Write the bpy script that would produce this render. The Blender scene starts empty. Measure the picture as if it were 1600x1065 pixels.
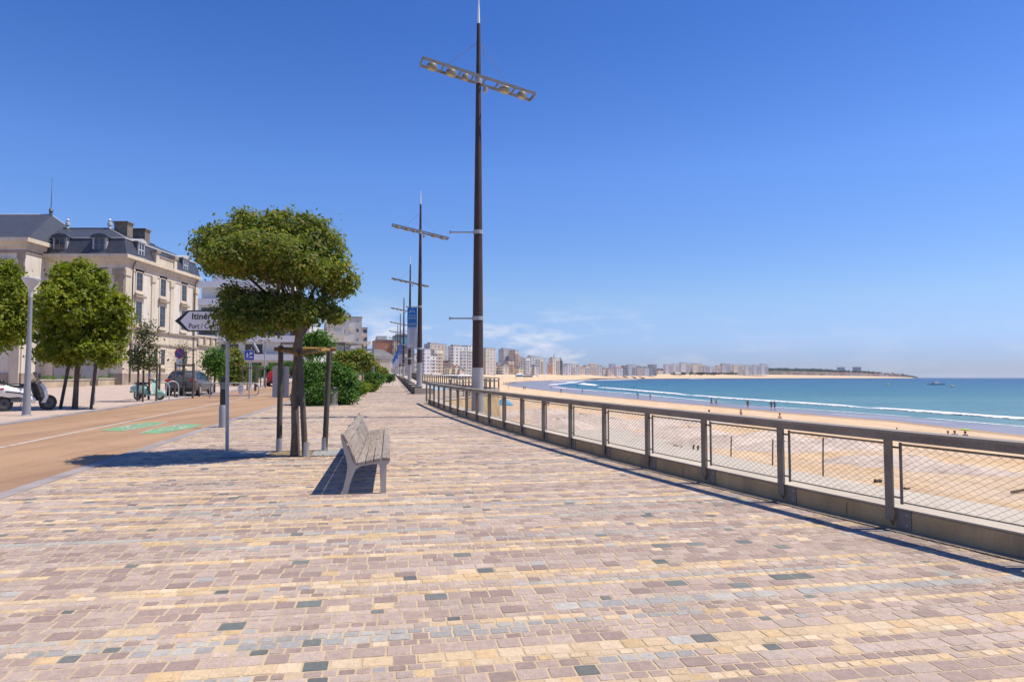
import bpy, bmesh, math, random
import numpy as np
from mathutils import Vector, Matrix

# ------------------------------------------------------------------ camera, world, sun, exposure
S = bpy.context.scene
COL = S.collection
F = 1067.0; HY = 588.5; EYE = 1.7
PITCH = math.atan((HY - 532.5) / F)
cam_d = bpy.data.cameras.new("camera"); cam = bpy.data.objects.new("camera", cam_d); COL.objects.link(cam)
cam.location = (0, 0, EYE); cam.rotation_euler = (math.radians(90) + PITCH, 0, 0)
cam_d.sensor_width = 36; cam_d.lens = 36 * F / 1600; cam_d.clip_start = .05; cam_d.clip_end = 60000
S.camera = cam
S.render.resolution_x, S.render.resolution_y = 1024, 681
S.view_settings.view_transform = 'Standard'; S.view_settings.look = 'None'
S.view_settings.gamma = 1; S.view_settings.exposure = 0.24
SUN_E, SUN_A = math.radians(63), math.radians(4)      # elevation, azimuth from +X towards +Y
W = bpy.data.worlds.new("World"); S.world = W; W.use_nodes = True
wn, wl = W.node_tree.nodes, W.node_tree.links
bg = wn['Background']; bg.inputs['Strength'].default_value = 0.111
sky = wn.new('ShaderNodeTexSky'); sky.sky_type = 'NISHITA'; sky.sun_disc = False
sky.sun_elevation = SUN_E; sky.sun_rotation = math.radians(90) - SUN_A
sky.air_density = 1.0; sky.dust_density = 0.35; sky.ozone_density = 3.0; sky.altitude = 10
hsv = wn.new('ShaderNodeHueSaturation'); hsv.inputs['Saturation'].default_value = 1.2; hsv.inputs['Hue'].default_value = 0.513
wl.new(sky.outputs[0], hsv.inputs['Color'])
# thin summer clouds low over the town
tc = wn.new('ShaderNodeTexCoord'); mp = wn.new('ShaderNodeMapping'); mp.inputs['Scale'].default_value = (9, 9, 30)
nz = wn.new('ShaderNodeTexNoise'); nz.inputs['Scale'].default_value = 1.5; nz.inputs['Detail'].default_value = 7; nz.inputs['Roughness'].default_value = .58
wl.new(tc.outputs['Generated'], mp.inputs[0]); wl.new(mp.outputs[0], nz.inputs['Vector'])
cr = wn.new('ShaderNodeMapRange'); cr.inputs[1].default_value = .475; cr.inputs[2].default_value = .7; wl.new(nz.outputs[0], cr.inputs[0])
sx = wn.new('ShaderNodeSeparateXYZ'); wl.new(tc.outputs['Generated'], sx.inputs[0])
up = wn.new('ShaderNodeMapRange'); up.interpolation_type = 'SMOOTHSTEP'
for i, v in zip((1, 2, 3, 4), (.03, .125, 1, 0)): up.inputs[i].default_value = v
wl.new(sx.outputs[2], up.inputs[0])
si = wn.new('ShaderNodeMapRange'); si.interpolation_type = 'SMOOTHSTEP'
for i, v in zip((1, 2, 3, 4), (-.05, .32, 1, .12)): si.inputs[i].default_value = v
wl.new(sx.outputs[0], si.inputs[0])
m1 = wn.new('ShaderNodeMath'); m1.operation = 'MULTIPLY'; wl.new(cr.outputs[0], m1.inputs[0]); wl.new(up.outputs[0], m1.inputs[1])
m2 = wn.new('ShaderNodeMath'); m2.operation = 'MULTIPLY'; wl.new(m1.outputs[0], m2.inputs[0]); wl.new(si.outputs[0], m2.inputs[1])
m3 = wn.new('ShaderNodeMath'); m3.operation = 'MULTIPLY'; wl.new(m2.outputs[0], m3.inputs[0]); m3.inputs[1].default_value = 1.0
cm = wn.new('ShaderNodeMix'); cm.data_type = 'RGBA'; cm.inputs['B'].default_value = (7., 6.9, 7.2, 1)
tr_ = wn.new('ShaderNodeValToRGB'); wl.new(sx.outputs[2], tr_.inputs[0])   # the clear sea-side air is bluer than the model's
_stops = [(0, (.52, .62, 1.15)), (.03, (.545, .65, 1.18)), (.11, (.83, .91, 1.08)), (.286, (.88, 1.06, 1.28)), (.46, (.6, .88, 1.16)), (1, (.45, .75, 1.05))]
for i, (p_, c_) in enumerate(_stops):
    e_ = tr_.color_ramp.elements[i] if i < 2 else tr_.color_ramp.elements.new(p_)
    e_.position = p_; e_.color = (*[q / 1.3 for q in c_], 1)
for p_, c_ in _stops:
    min(tr_.color_ramp.elements, key=lambda e: abs(e.position - p_)).color = (*[q / 1.3 for q in c_], 1)
ml = wn.new('ShaderNodeMix'); ml.data_type = 'RGBA'; ml.blend_type = 'MULTIPLY'; ml.inputs['Factor'].default_value = 1
wl.new(hsv.outputs[0], ml.inputs['A']); wl.new(tr_.outputs[0], ml.inputs['B'])
sc_ = wn.new('ShaderNodeMix'); sc_.data_type = 'RGBA'; sc_.blend_type = 'MULTIPLY'; sc_.inputs['Factor'].default_value = 1; sc_.inputs['B'].default_value = (1.3, 1.3, 1.3, 1)
wl.new(ml.outputs['Result'], sc_.inputs['A'])
wl.new(m3.outputs[0], cm.inputs['Factor']); wl.new(sc_.outputs['Result'], cm.inputs['A']); wl.new(cm.outputs['Result'], bg.inputs['Color'])
sl = bpy.data.lights.new("sun", 'SUN'); sl.energy = 5.0; sl.angle = math.radians(.53); sl.color = (1, .91, .77)
so = bpy.data.objects.new("sun", sl); COL.objects.link(so)
sdir = Vector((math.cos(SUN_E) * math.cos(SUN_A), math.cos(SUN_E) * math.sin(SUN_A), math.sin(SUN_E)))
so.rotation_euler = sdir.to_track_quat('Z', 'Y').to_euler(); so.location = (30, 0, 60)

# ------------------------------------------------------------------ ground geometry of the place
AX = .178; CA, SA = math.cos(AX), math.sin(AX)        # promenade axis, turned left of the view
def st(x, y): return x * CA + y * SA, -x * SA + y * CA
def xy(s, t): return s * CA - t * SA, s * SA + t * CA
def gh(x, y):                                          # the promenade climbs gently along its axis
    s, t = st(x, y)
    z = .0115 * min(max(t, -20), 170)
    if s < -5: z += .012 * (-s - 5)
    return z
def ray(px, py):
    u = (px - 800) / F; v = (532.5 - py) / F
    Y = math.cos(PITCH) - v * math.sin(PITCH); Z = math.sin(PITCH) + v * math.cos(PITCH)
    return u / Y, Z / Y
def G(px, py):                                         # point of the photo on the sloping ground
    u, w = ray(px, py); d = 10
    for i in range(150): d = .5 * d + .5 * (gh(u * d, d) - EYE) / w
    return Vector((u * d, d, gh(u * d, d)))
def Dp(px, py, d):
    u, w = ray(px, py); return Vector((u * d, d, EYE + w * d))
def Zp(px, py, z):
    u, w = ray(px, py); d = (z - EYE) / w; return Vector((u * d, d, z))
def ST(s, t, z=0):
    x, y = xy(s, t); return Vector((x, y, gh(x, y) + z))

# ------------------------------------------------------------------ materials
def ramp(nt, fac, stops):
    r = nt.nodes.new('ShaderNodeValToRGB'); nt.links.new(fac, r.inputs[0])
    e = r.color_ramp.elements
    while len(e) < len(stops): e.new(.5)
    for q, (p, c) in zip(e, stops): q.position = p; q.color = (*c, 1)
    return r.outputs[0]
def noise(nt, vec, scale, detail=4, rough=.55):
    n = nt.nodes.new('ShaderNodeTexNoise'); n.inputs['Scale'].default_value = scale
    n.inputs['Detail'].default_value = detail; n.inputs['Roughness'].default_value = rough
    if vec is not None: nt.links.new(vec, n.inputs['Vector'])
    return n.outputs[0]
def math_(nt, op, a, b=None, c=None):
    m = nt.nodes.new('ShaderNodeMath'); m.operation = op
    for i, v in enumerate((a, b, c)):
        if v is None: continue
        if isinstance(v, (int, float)): m.inputs[i].default_value = v
        else: nt.links.new(v, m.inputs[i])
    return m.outputs[0]
def mixc(nt, fac, a, b, mode='MIX'):
    m = nt.nodes.new('ShaderNodeMix'); m.data_type = 'RGBA'; m.blend_type = mode
    for k, v in (('Factor', fac), ('A', a), ('B', b)):
        if isinstance(v, (int, float)): m.inputs[k].default_value = v
        elif isinstance(v, tuple): m.inputs[k].default_value = (*v, 1)
        else: nt.links.new(v, m.inputs[k])
    return m.outputs['Result']
def base(name):
    m = bpy.data.materials.new(name); m.use_nodes = True
    nt = m.node_tree; b = nt.nodes['Principled BSDF']
    t = nt.nodes.new('ShaderNodeTexCoord')
    return m, nt, b, t
def bump(nt, b, h, dist, strength=1):
    n = nt.nodes.new('ShaderNodeBump'); n.inputs['Distance'].default_value = dist; n.inputs['Strength'].default_value = strength
    nt.links.new(h, n.inputs['Height']); nt.links.new(n.outputs[0], b.inputs['Normal'])
MATS = {}
def M(name, col, rough=.6, var=.18, scale=3., fine=.1, fscale=60., bd=0., metal=0., spec=.5, stain=None):
    if name in MATS: return MATS[name]
    m, nt, b, t = base(name); v = t.outputs['Object']
    c1 = tuple(min(1, x * (1 - var)) for x in col); c2 = tuple(min(1, x * (1 + var)) for x in col)
    c = ramp(nt, noise(nt, v, scale), [(.3, c1), (.7, c2)])
    nf = noise(nt, v, fscale, 3)
    if fine: c = mixc(nt, 1., c, ramp(nt, nf, [(.3, (1 - fine,) * 3), (.7, (1,) * 3)]), 'MULTIPLY')
    if stain:
        mpp = nt.nodes.new('ShaderNodeMapping'); mpp.inputs['Scale'].default_value = (1.2, 1.2, .18); nt.links.new(v, mpp.inputs[0])
        c = mixc(nt, ramp(nt, noise(nt, mpp.outputs[0], 2.2, 6, .65), [(.5, (0,) * 3), (.75, (.7,) * 3)]), c, stain)
    nt.links.new(c, b.inputs['Base Color']); b.inputs['Roughness'].default_value = rough
    b.inputs['Metallic'].default_value = metal; b.inputs['Specular IOR Level'].default_value = spec
    if bd: bump(nt, b, nf, bd)
    MATS[name] = m; return m
def facade(name, wall, win=(.06, .07, .09), du=3., dz=2.9, fu=.5, fz=.5, var=.12):
    """wall with rows of window openings, for blocks far across the bay"""
    if name in MATS: return MATS[name]
    m, nt, b, t = base(name)
    p = nt.nodes.new('ShaderNodeSeparateXYZ'); nt.links.new(t.outputs['Object'], p.inputs[0])
    n = nt.nodes.new('ShaderNodeSeparateXYZ'); nt.links.new(t.outputs['Normal'], n.inputs[0])
    ax = math_(nt, 'ABSOLUTE', n.outputs[0]); ay = math_(nt, 'ABSOLUTE', n.outputs[1])
    sel = math_(nt, 'GREATER_THAN', ax, ay)
    u = math_(nt, 'ADD', math_(nt, 'MULTIPLY', p.outputs[1], sel), math_(nt, 'MULTIPLY', p.outputs[0], math_(nt, 'SUBTRACT', 1, sel)))
    uu = math_(nt, 'FRACT', math_(nt, 'DIVIDE', math_(nt, 'ADD', u, 300), du)); zz = math_(nt, 'FRACT', math_(nt, 'DIVIDE', p.outputs[2], dz))
    k = math_(nt, 'MULTIPLY', math_(nt, 'LESS_THAN', uu, fu), math_(nt, 'LESS_THAN', math_(nt, 'ABSOLUTE', math_(nt, 'SUBTRACT', zz, .55)), fz / 2))
    k = math_(nt, 'MULTIPLY', k, math_(nt, 'LESS_THAN', math_(nt, 'ABSOLUTE', n.outputs[2]), .3))
    ir = nt.nodes.new('ShaderNodeTexWhiteNoise'); cb = nt.nodes.new('ShaderNodeCombineXYZ')
    nt.links.new(math_(nt, 'FLOOR', math_(nt, 'DIVIDE', math_(nt, 'ADD', u, 300), du)), cb.inputs[0]); nt.links.new(math_(nt, 'FLOOR', math_(nt, 'DIVIDE', p.outputs[2], dz)), cb.inputs[1]); nt.links.new(cb.outputs[0], ir.inputs[0])
    wc = ramp(nt, ir.outputs[0], [(0, win), (.55, tuple(x * 1.8 for x in win)), (.8, (.3, .3, .3)), (1, (.55, .54, .5))])
    lo = tuple(x * (1 - var) for x in wall); hi = tuple(min(1, x * (1 + var)) for x in wall)
    c = mixc(nt, k, ramp(nt, noise(nt, t.outputs['Object'], .25, 5), [(.3, lo), (.7, hi)]), wc)
    nt.links.new(c, b.inputs['Base Color']); b.inputs['Roughness'].default_value = .6
    MATS[name] = m; return m
def leafmat(name, cols, trans=.35):
    if name in MATS: return MATS[name]
    m, nt, b, t = base(name)
    g = nt.nodes.new('ShaderNodeNewGeometry')
    c = ramp(nt, g.outputs['Random Per Island'], [(i / (len(cols) - 1), q) for i, q in enumerate(cols)])
    c = mixc(nt, 1., c, ramp(nt, noise(nt, t.outputs['Object'], 1.6, 4, .6), [(.32, (.62, .70, .75)), (.5, (1,) * 3), (.68, (1.32, 1.2, .9))]), 'MULTIPLY')   # young and old shoots
    nt.links.new(c, b.inputs['Base Color']); b.inputs['Roughness'].default_value = .6; b.inputs['Specular IOR Level'].default_value = .3
    tr = nt.nodes.new('ShaderNodeBsdfTranslucent'); nt.links.new(mixc(nt, 1., c, (1.3, 1.5, .5), 'MULTIPLY'), tr.inputs[0])
    mx = nt.nodes.new('ShaderNodeMixShader'); mx.inputs[0].default_value = trans
    nt.links.new(b.outputs[0], mx.inputs[1]); nt.links.new(tr.outputs[0], mx.inputs[2]); nt.links.new(mx.outputs[0], nt.nodes['Material Output'].inputs[0])
    MATS[name] = m; return m
def glass(name='window glass', col=(.03, .04, .055)):
    return M(name, col, .08, .3, .6, 0, spec=.8)

# ------------------------------------------------------------------ mesh builder
class MB:
    def __init__(s): s.v = []; s.f = []
    def add(s, vs, fs):
        o = len(s.v); s.v += [tuple(v) for v in vs]; s.f += [tuple(i + o for i in f) for f in fs]; return s
    def box(s, c, d, rz=0, top=1., M4=None, ry=0):
        x, y, z = d[0] / 2, d[1] / 2, d[2] / 2
        vs = [Vector((i * x * k, j * y * k, q)) for q, k in ((-z, 1), (z, top)) for i, j in ((-1, -1), (1, -1), (1, 1), (-1, 1))]
        R = Matrix.Rotation(rz, 3, 'Z') @ Matrix.Rotation(ry, 3, 'Y')
        return s.add([R @ v + Vector(c) for v in vs], [(0, 3, 2, 1), (4, 5, 6, 7), (0, 1, 5, 4), (1, 2, 6, 5), (2, 3, 7, 6), (3, 0, 4, 7)])
    def tube(s, ps, rs, n=8, cap=True):
        ps = [Vector(p) for p in ps]
        if not hasattr(rs, '__len__'): rs = [rs] * len(ps)
        rings = []; a = None
        for i, p in enumerate(ps):
            d = (ps[min(i + 1, len(ps) - 1)] - ps[max(i - 1, 0)]).normalized()
            if a is None: a = d.orthogonal().normalized()
            a = (a - d * a.dot(d)).normalized(); b = d.cross(a)
            rings.append([p + rs[i] * (math.cos(2 * math.pi * k / n) * a + math.sin(2 * math.pi * k / n) * b) for k in range(n)])
        vs = [v for r in rings for v in r]; fs = []
        for i in range(len(ps) - 1):
            for k in range(n): fs.append((i * n + k, i * n + (k + 1) % n, (i + 1) * n + (k + 1) % n, (i + 1) * n + k))
        if cap: fs += [tuple(range(n - 1, -1, -1)), tuple((len(ps) - 1) * n + k for k in range(n))]
        return s.add(vs, fs)
    def lathe(s, prof, c=(0, 0, 0), n=20, axis='Z'):
        vs = []; fs = []
        for r, z in prof:
            for k in range(n):
                a = 2 * math.pi * k / n; q = (r * math.cos(a), r * math.sin(a), z)
                if axis == 'Y': q = (q[0], q[2], q[1])
                if axis == 'X': q = (q[2], q[0], q[1])
                vs.append(Vector(q) + Vector(c))
        for i in range(len(prof) - 1):
            for k in range(n): fs.append((i * n + k, i * n + (k + 1) % n, (i + 1) * n + (k + 1) % n, (i + 1) * n + k))
        fs += [tuple(range(n - 1, -1, -1)), tuple((len(prof) - 1) * n + k for k in range(n))]
        return s.add(vs, fs)
    def prism(s, poly, h0, h1, plane='XY'):
        n = len(poly); mk = {'XY': lambda a, b, h: (a, b, h), 'XZ': lambda a, b, h: (a, h, b), 'YZ': lambda a, b, h: (h, a, b)}[plane]
        vs = [mk(a, b, h0) for a, b in poly] + [mk(a, b, h1) for a, b in poly]
        return s.add(vs, [tuple(range(n - 1, -1, -1)), tuple(range(n, 2 * n))] + [(i, (i + 1) % n, n + (i + 1) % n, n + i) for i in range(n)])
    def ell(s, c, r, n=14, m=9, e=1.):
        vs = []; fs = []; pw = lambda q: math.copysign(abs(q) ** e, q)
        for i in range(m + 1):
            th = math.pi * i / m
            for k in range(n):
                a = 2 * math.pi * k / n
                vs.append((c[0] + r[0] * pw(math.sin(th)) * pw(math.cos(a)), c[1] + r[1] * pw(math.sin(th)) * pw(math.sin(a)), c[2] + r[2] * pw(math.cos(th))))
        for i in range(m):
            for k in range(n): fs.append((i * n + k, (i + 1) * n + k, (i + 1) * n + (k + 1) % n, i * n + (k + 1) % n))
        return s.add(vs, fs)
    def loft(s, rings, cap=True):
        n = len(rings[0]); vs = [v for r in rings for v in r]; fs = []
        for i in range(len(rings) - 1):
            for k in range(n): fs.append((i * n + k, i * n + (k + 1) % n, (i + 1) * n + (k + 1) % n, (i + 1) * n + k))
        if cap: fs += [tuple(range(n - 1, -1, -1)), tuple((len(rings) - 1) * n + k for k in range(n))]
        return s.add(vs, fs)
    def mesh(s, name, mat, smooth=False, bev=0):
        me = bpy.data.meshes.new(name); me.from_pydata(s.v, [], s.f); me.update()
        bm = bmesh.new(); bm.from_mesh(me)
        if bev:
            bmesh.ops.remove_doubles(bm, verts=bm.verts, dist=1e-5)
            ed = [e for e in bm.edges if len(e.link_faces) == 2 and e.calc_face_angle(0) > .6]
            bmesh.ops.bevel(bm, geom=ed, offset=bev, segments=2, profile=.5, affect='EDGES', clamp_overlap=True)
        bmesh.ops.recalc_face_normals(bm, faces=bm.faces); bm.to_mesh(me); bm.free()
        if smooth:
            for p in me.polygons: p.use_smooth = True
            try: me.set_sharp_from_angle(angle=math.radians(40))
            except Exception: pass
        if mat: me.materials.append(mat)
        return me
    def build(s, name, mat, parent=None, smooth=False, bev=0):
        return link(name, s.mesh(name, mat, smooth, bev), parent)
def link(name, me, parent=None, loc=None):
    o = bpy.data.objects.new(name, me); COL.objects.link(o)
    if parent: o.parent = parent
    if loc is not None: o.location = loc
    return o
def tag(o, label, cat, group=None):
    o['label'] = label; o['category'] = cat
    if group: o['group'] = group
    return o
def thing(name, label, cat, loc=(0, 0, 0), rz=0, group=None):
    o = bpy.data.objects.new(name, None); COL.objects.link(o); o.location = loc; o.rotation_euler = (0, 0, rz)
    o.empty_display_size = .2
    return tag(o, label, cat, group)
def struct(o, kind='structure'): o['kind'] = kind; return o
def copy_thing(o, loc, rz, label, group=None, scale=None):
    c = o.copy(); COL.objects.link(c); c.location = loc; c.rotation_euler = (0, 0, rz); c['label'] = label
    if group: c['group'] = group
    if scale: c.scale = (scale,) * 3
    for ch in list(o.children):
        d = ch.copy(); COL.objects.link(d); d.parent = c
        for g_ in list(ch.children):
            e = g_.copy(); COL.objects.link(e); e.parent = d
    return c
def raw(name, V, Fv, nv, mat, parent=None, smooth=False):
    """fast mesh from numpy: V (n,3); Fv flat loop indices; nv verts per face (array)"""
    me = bpy.data.meshes.new(name); me.vertices.add(len(V)); me.vertices.foreach_set('co', np.asarray(V, np.float32).ravel())
    me.loops.add(len(Fv)); me.loops.foreach_set('vertex_index', np.asarray(Fv, np.int32))
    nv = np.asarray(nv, np.int32); me.polygons.add(len(nv)); st_ = np.zeros(len(nv), np.int32); st_[1:] = np.cumsum(nv)[:-1]
    me.polygons.foreach_set('loop_start', st_)
    try: me.polygons.foreach_set('loop_total', nv)
    except Exception: pass
    me.update(calc_edges=True); me.validate()
    me.polygons.foreach_set('use_smooth', np.full(len(nv), bool(smooth)))
    if mat: me.materials.append(mat)
    return link(name, me, parent)
def text(txt, size, mat, name, parent, loc, rot, bold=0., sx=1., align='LEFT'):
    c = bpy.data.curves.new('lettering', 'FONT'); c.body = txt; c.size = size; c.extrude = .0015; c.offset = bold; c.align_x = align
    o = bpy.data.objects.new('lettering', c); COL.objects.link(o)
    dg = bpy.context.evaluated_depsgraph_get(); me = bpy.data.meshes.new_from_object(o.evaluated_get(dg))
    bpy.data.objects.remove(o); me.name = name; me.materials.clear(); me.materials.append(mat)
    r = link(name, me, parent, loc); r.rotation_euler = rot; r.scale = (sx, 1, 1); return r

# shared materials
steel = M('galvanised steel', (.42, .42, .43), .45, .12, 4, .1, 40, metal=.35)
darksteel = M('dark railing steel', (.25, .215, .17), .6, .28, 2, .3, 50, .0008, .05)
rust = M('weathering brown steel', (.052, .027, .021), .62, .25, 2, .25, 50, .001)
sleeve = M('pale grey mast sleeve', (.40, .40, .41), .45, .1, 2, .1, 60, metal=.2)
greywood = M('silvered timber', (.36, .33, .31), .75, .2, 2, .3, 40, .001)
stakewood = M('round timber stake', (.10, .082, .066), .8, .3, 3, .3, 30, .002)
lichen = M('lichen on timber', (.26, .155, .045), .9, .55, 9, .35, 60, .003)
castal = M('cast grey bench metal', (.45, .42, .37), .5, .08, 3, .1, 60, metal=.2)
black = M('black rubber', (.018, .018, .02), .6, .3, 6)
blackp = M('black plastic', (.02, .02, .022), .35, .2, 6)
white = M('white paint', (.78, .78, .77), .5, .05, 2, .05)
concrete = M('pale concrete', (.50, .44, .36), .85, .12, 1.2, .2, 70, .002)
wallconc = M('buff exposed aggregate concrete', (.60, .425, .22), .9, .2, 1.5, .45, 160, .003, stain=(.2, .15, .1))
bark = M('grey bark', (.145, .115, .09), .9, .35, 7, .35, 40, .006)

# ------------------------------------------------------------------ promenade: setts laid row by row across the axis
FENCE_C = [-4.31614766e-05, 6.27494053e-03, -5.08946289e-01, 7.55942643e+00]
fx = lambda y: ((FENCE_C[0] * y + FENCE_C[1]) * y + FENCE_C[2]) * y + FENCE_C[3]
FY = np.linspace(-6, 33.9, 800); FSs, FTs = st(fx(FY), FY)
CORN = [(1.95, 34.2), (2.9, 36.5), (6.0, 43.), (7.9, 49.4), (3.9, 80.6), (4.2, 130), (4.6, 200)]      # right edge beyond the railing's end (s, t)
def smax(t):
    if t < 34: return float(np.interp(t, FTs, FSs))
    return float(np.interp(t, [c[1] for c in CORN], [c[0] for c in CORN]))
def sett_material():
    m, nt, b, t = base('granite setts')
    a = nt.nodes.new('ShaderNodeAttribute'); a.attribute_name = 'sett'
    v = t.outputs['Object']
    sp = ramp(nt, noise(nt, v, 260, 2, .7), [(.34, (.5,) * 3), (.5, (1,) * 3), (.66, (1.4,) * 3)])
    c = mixc(nt, 1., a.outputs['Color'], sp, 'MULTIPLY')
    c = mixc(nt, 1., c, ramp(nt, noise(nt, v, 22, 4), [(.3, (.86,) * 3), (.7, (1.1,) * 3)]), 'MULTIPLY')
    c = mixc(nt, 1., c, ramp(nt, noise(nt, v, .6, 5, .6), [(.3, (.86, .85, .85)), (.65, (1.05,) * 3)]), 'MULTIPLY')
    c = mixc(nt, ramp(nt, noise(nt, v, .35, 8, .68), [(.53, (0,) * 3), (.70, (.42,) * 3)]), c, (.17, .135, .11))         # old spills and grime
    vo = nt.nodes.new('ShaderNodeTexVoronoi'); vo.inputs['Scale'].default_value = 1.7; nt.links.new(v, vo.inputs['Vector'])
    c = mixc(nt, ramp(nt, math_(nt, 'ADD', vo.outputs['Distance'], math_(nt, 'MULTIPLY', noise(nt, v, 40, 2), .03)), [(.03, (.6,) * 3), (.045, (0,) * 3)]), c, (.16, .14, .13))   # trodden gum
    nt.links.new(c, b.inputs['Base Color']); b.inputs['Roughness'].default_value = .72
    bump(nt, b, noise(nt, v, 130, 4), .004); return m
def make_setts():
    rng = np.random.default_rng(5); R = random.Random(3)
    MAUVE = [(.36, .268, .22), (.40, .305, .25), (.30, .222, .187), (.43, .335, .275)]; YEL = [(.57, .425, .265), (.535, .40, .25), (.61, .475, .32), (.56, .395, .215)]
    GRY = [(.355, .335, .305), (.41, .385, .345), (.32, .305, .285)]; SLT = [(.13, .142, .132), (.165, .175, .16)]; PINK = [(.46, .36, .295), (.43, .345, .29)]
    t = -2.5; rows = []
    pal = [MAUVE, YEL, PINK, GRY]
    while t < 72:
        h = R.choice([.08, .085, .10, .105, .11, .135, .145]) if t < 26 else R.choice([.09, .105, .13, .13])
        s = -4.93 - R.random() * .15; e = smax(t) - .02; cur = R.choices(pal, [5, 4.4, 1.8, .35])[0] if True else None
        if h > .13: cur = R.choice([MAUVE, MAUVE, MAUVE, PINK])
        while s < e:
            w = h * R.uniform(1.0, 1.4)
            if R.random() < .04: cur = R.choices(pal, [5, 3.8, 1.8, .8] if h < .12 else [7, .8, 1.5, 1])[0]
            k = SLT if R.random() < (.03 if h > .1 else .014) else (R.choices(pal, [5, 3, 2, 1])[0] if R.random() < .10 else cur)
            s0, s1 = max(s, -4.93), min(s + w, e)
            if s1 - s0 > .04: rows.append((s0, s1, t, t + h, *R.choice(k), R.uniform(.9, 1.1)))
            s += w
        t += h
    A = np.array(rows); n = len(A)
    near = A[:, 2] < 16
    for nm, sel, K in (('promenade', near, 8), ('promenade', ~near, 4)):
        B = A[sel]; n = len(B); j = rng.uniform(.0035, .0065, n)
        s0, s1, t0, t1 = B[:, 0] + j, B[:, 1] - j, B[:, 2] + j, B[:, 3] - j
        top = np.zeros((n, K, 2)); bot = np.zeros((n, K, 2))
        def corners(a0, a1, b0, b1, r):
            if K == 4: return np.stack([np.stack(q, -1) for q in ((a0, b0), (a1, b0), (a1, b1), (a0, b1))], 1)
            return np.stack([np.stack(q, -1) for q in ((a0 + r, b0), (a1 - r, b0), (a1, b0 + r), (a1, b1 - r), (a1 - r, b1), (a0 + r, b1), (a0, b1 - r), (a0, b0 + r))], 1)
        i = .0035; r = rng.uniform(.002, .009, n)
        top = corners(s0 + i, s1 - i, t0 + i, t1 - i, r); bot = corners(s0, s1, t0, t1, r)
        jit = rng.normal(0, .0022, (n, 1 if K == 4 else K, 1)) if K == 4 else rng.normal(0, .0012, (n, K, 1))
        top += rng.normal(0, .0013, top.shape)
        tilt = rng.normal(0, .003, (n, 2)); ctr = top.mean(1, keepdims=True)
        zt = np.einsum('nki,ni->nk', top - ctr, tilt) + rng.normal(0, .0009, (n, 1)); zb = np.full((n, K), -.006)
        P = np.concatenate([top, bot], 1); Zz = np.concatenate([zt, zb], 1)
        x = P[..., 0] * CA - P[..., 1] * SA; y = P[..., 0] * SA + P[..., 1] * CA; z = .0115 * np.clip(P[..., 1], -20, 170) + Zz
        V = np.stack([x, y, z], -1).reshape(-1, 3)
        o = (np.arange(n) * 2 * K)[:, None]
        capf = o + np.arange(K)[None]; sides = np.stack([np.stack([o[:, 0] + K + k, o[:, 0] + K + (k + 1) % K, o[:, 0] + (k + 1) % K, o[:, 0] + k], -1) for k in range(K)], 1).reshape(n, -1)
        Fv = np.concatenate([capf, sides], 1).ravel(); nv = np.tile([K] + [4] * K, n)
        ob = raw(nm, V, Fv, nv, MATS.setdefault('setts', MATS.get('setts') or sett_material()))
        at = ob.data.attributes.new('sett', 'FLOAT_COLOR', 'FACE')
        c = np.concatenate([B[:, 4:7] * B[:, 7:8], np.ones((n, 1))], 1); at.data.foreach_set('color', np.repeat(c, K + 1, 0).astype(np.float32).ravel())
        struct(ob)
make_setts()
def strip(name, lines, mat, n=None):
    """sheet between polylines of equal length (list of lists of 3D points)"""
    V = [p for l in lines for p in l]; k = len(lines[0]); f = []
    for i in range(len(lines) - 1):
        for j in range(k - 1): f.append((i * k + j, i * k + j + 1, (i + 1) * k + j + 1, (i + 1) * k + j))
    mb = MB(); mb.add(V, f); return mb.build(name, mat, smooth=True)
joint = M('sandy sett joints', (.57, .44, .285), .95, .15, 3, .35, 150, .003)
ts = list(np.linspace(-8, 74, 60)); struct(strip('promenade_bed', [[ST(-4.95, t, -.003) for t in ts], [ST(smax(t), t, -.003) for t in ts]], joint))
def far_paving():
    m, nt, b, t = base('far paving'); mp = nt.nodes.new('ShaderNodeMapping'); mp.inputs['Rotation'].default_value = (0, 0, -AX); mp.inputs['Scale'].default_value = (.35, 5, 1)
    nt.links.new(t.outputs['Object'], mp.inputs[0])
    c = ramp(nt, noise(nt, mp.outputs[0], 1.4, 5, .7), [(.3, (.36, .27, .245)), (.5, (.44, .34, .29)), (.7, (.55, .43, .31))])
    nt.links.new(c, b.inputs['Base Color']); b.inputs['Roughness'].default_value = .8; return m
ts = list(np.linspace(71.9, 330, 60)); struct(strip('promenade_end', [[ST(-4.95, t, .001) for t in ts], [ST(smax(t), t, .001) for t in ts]], far_paving()))

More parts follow.
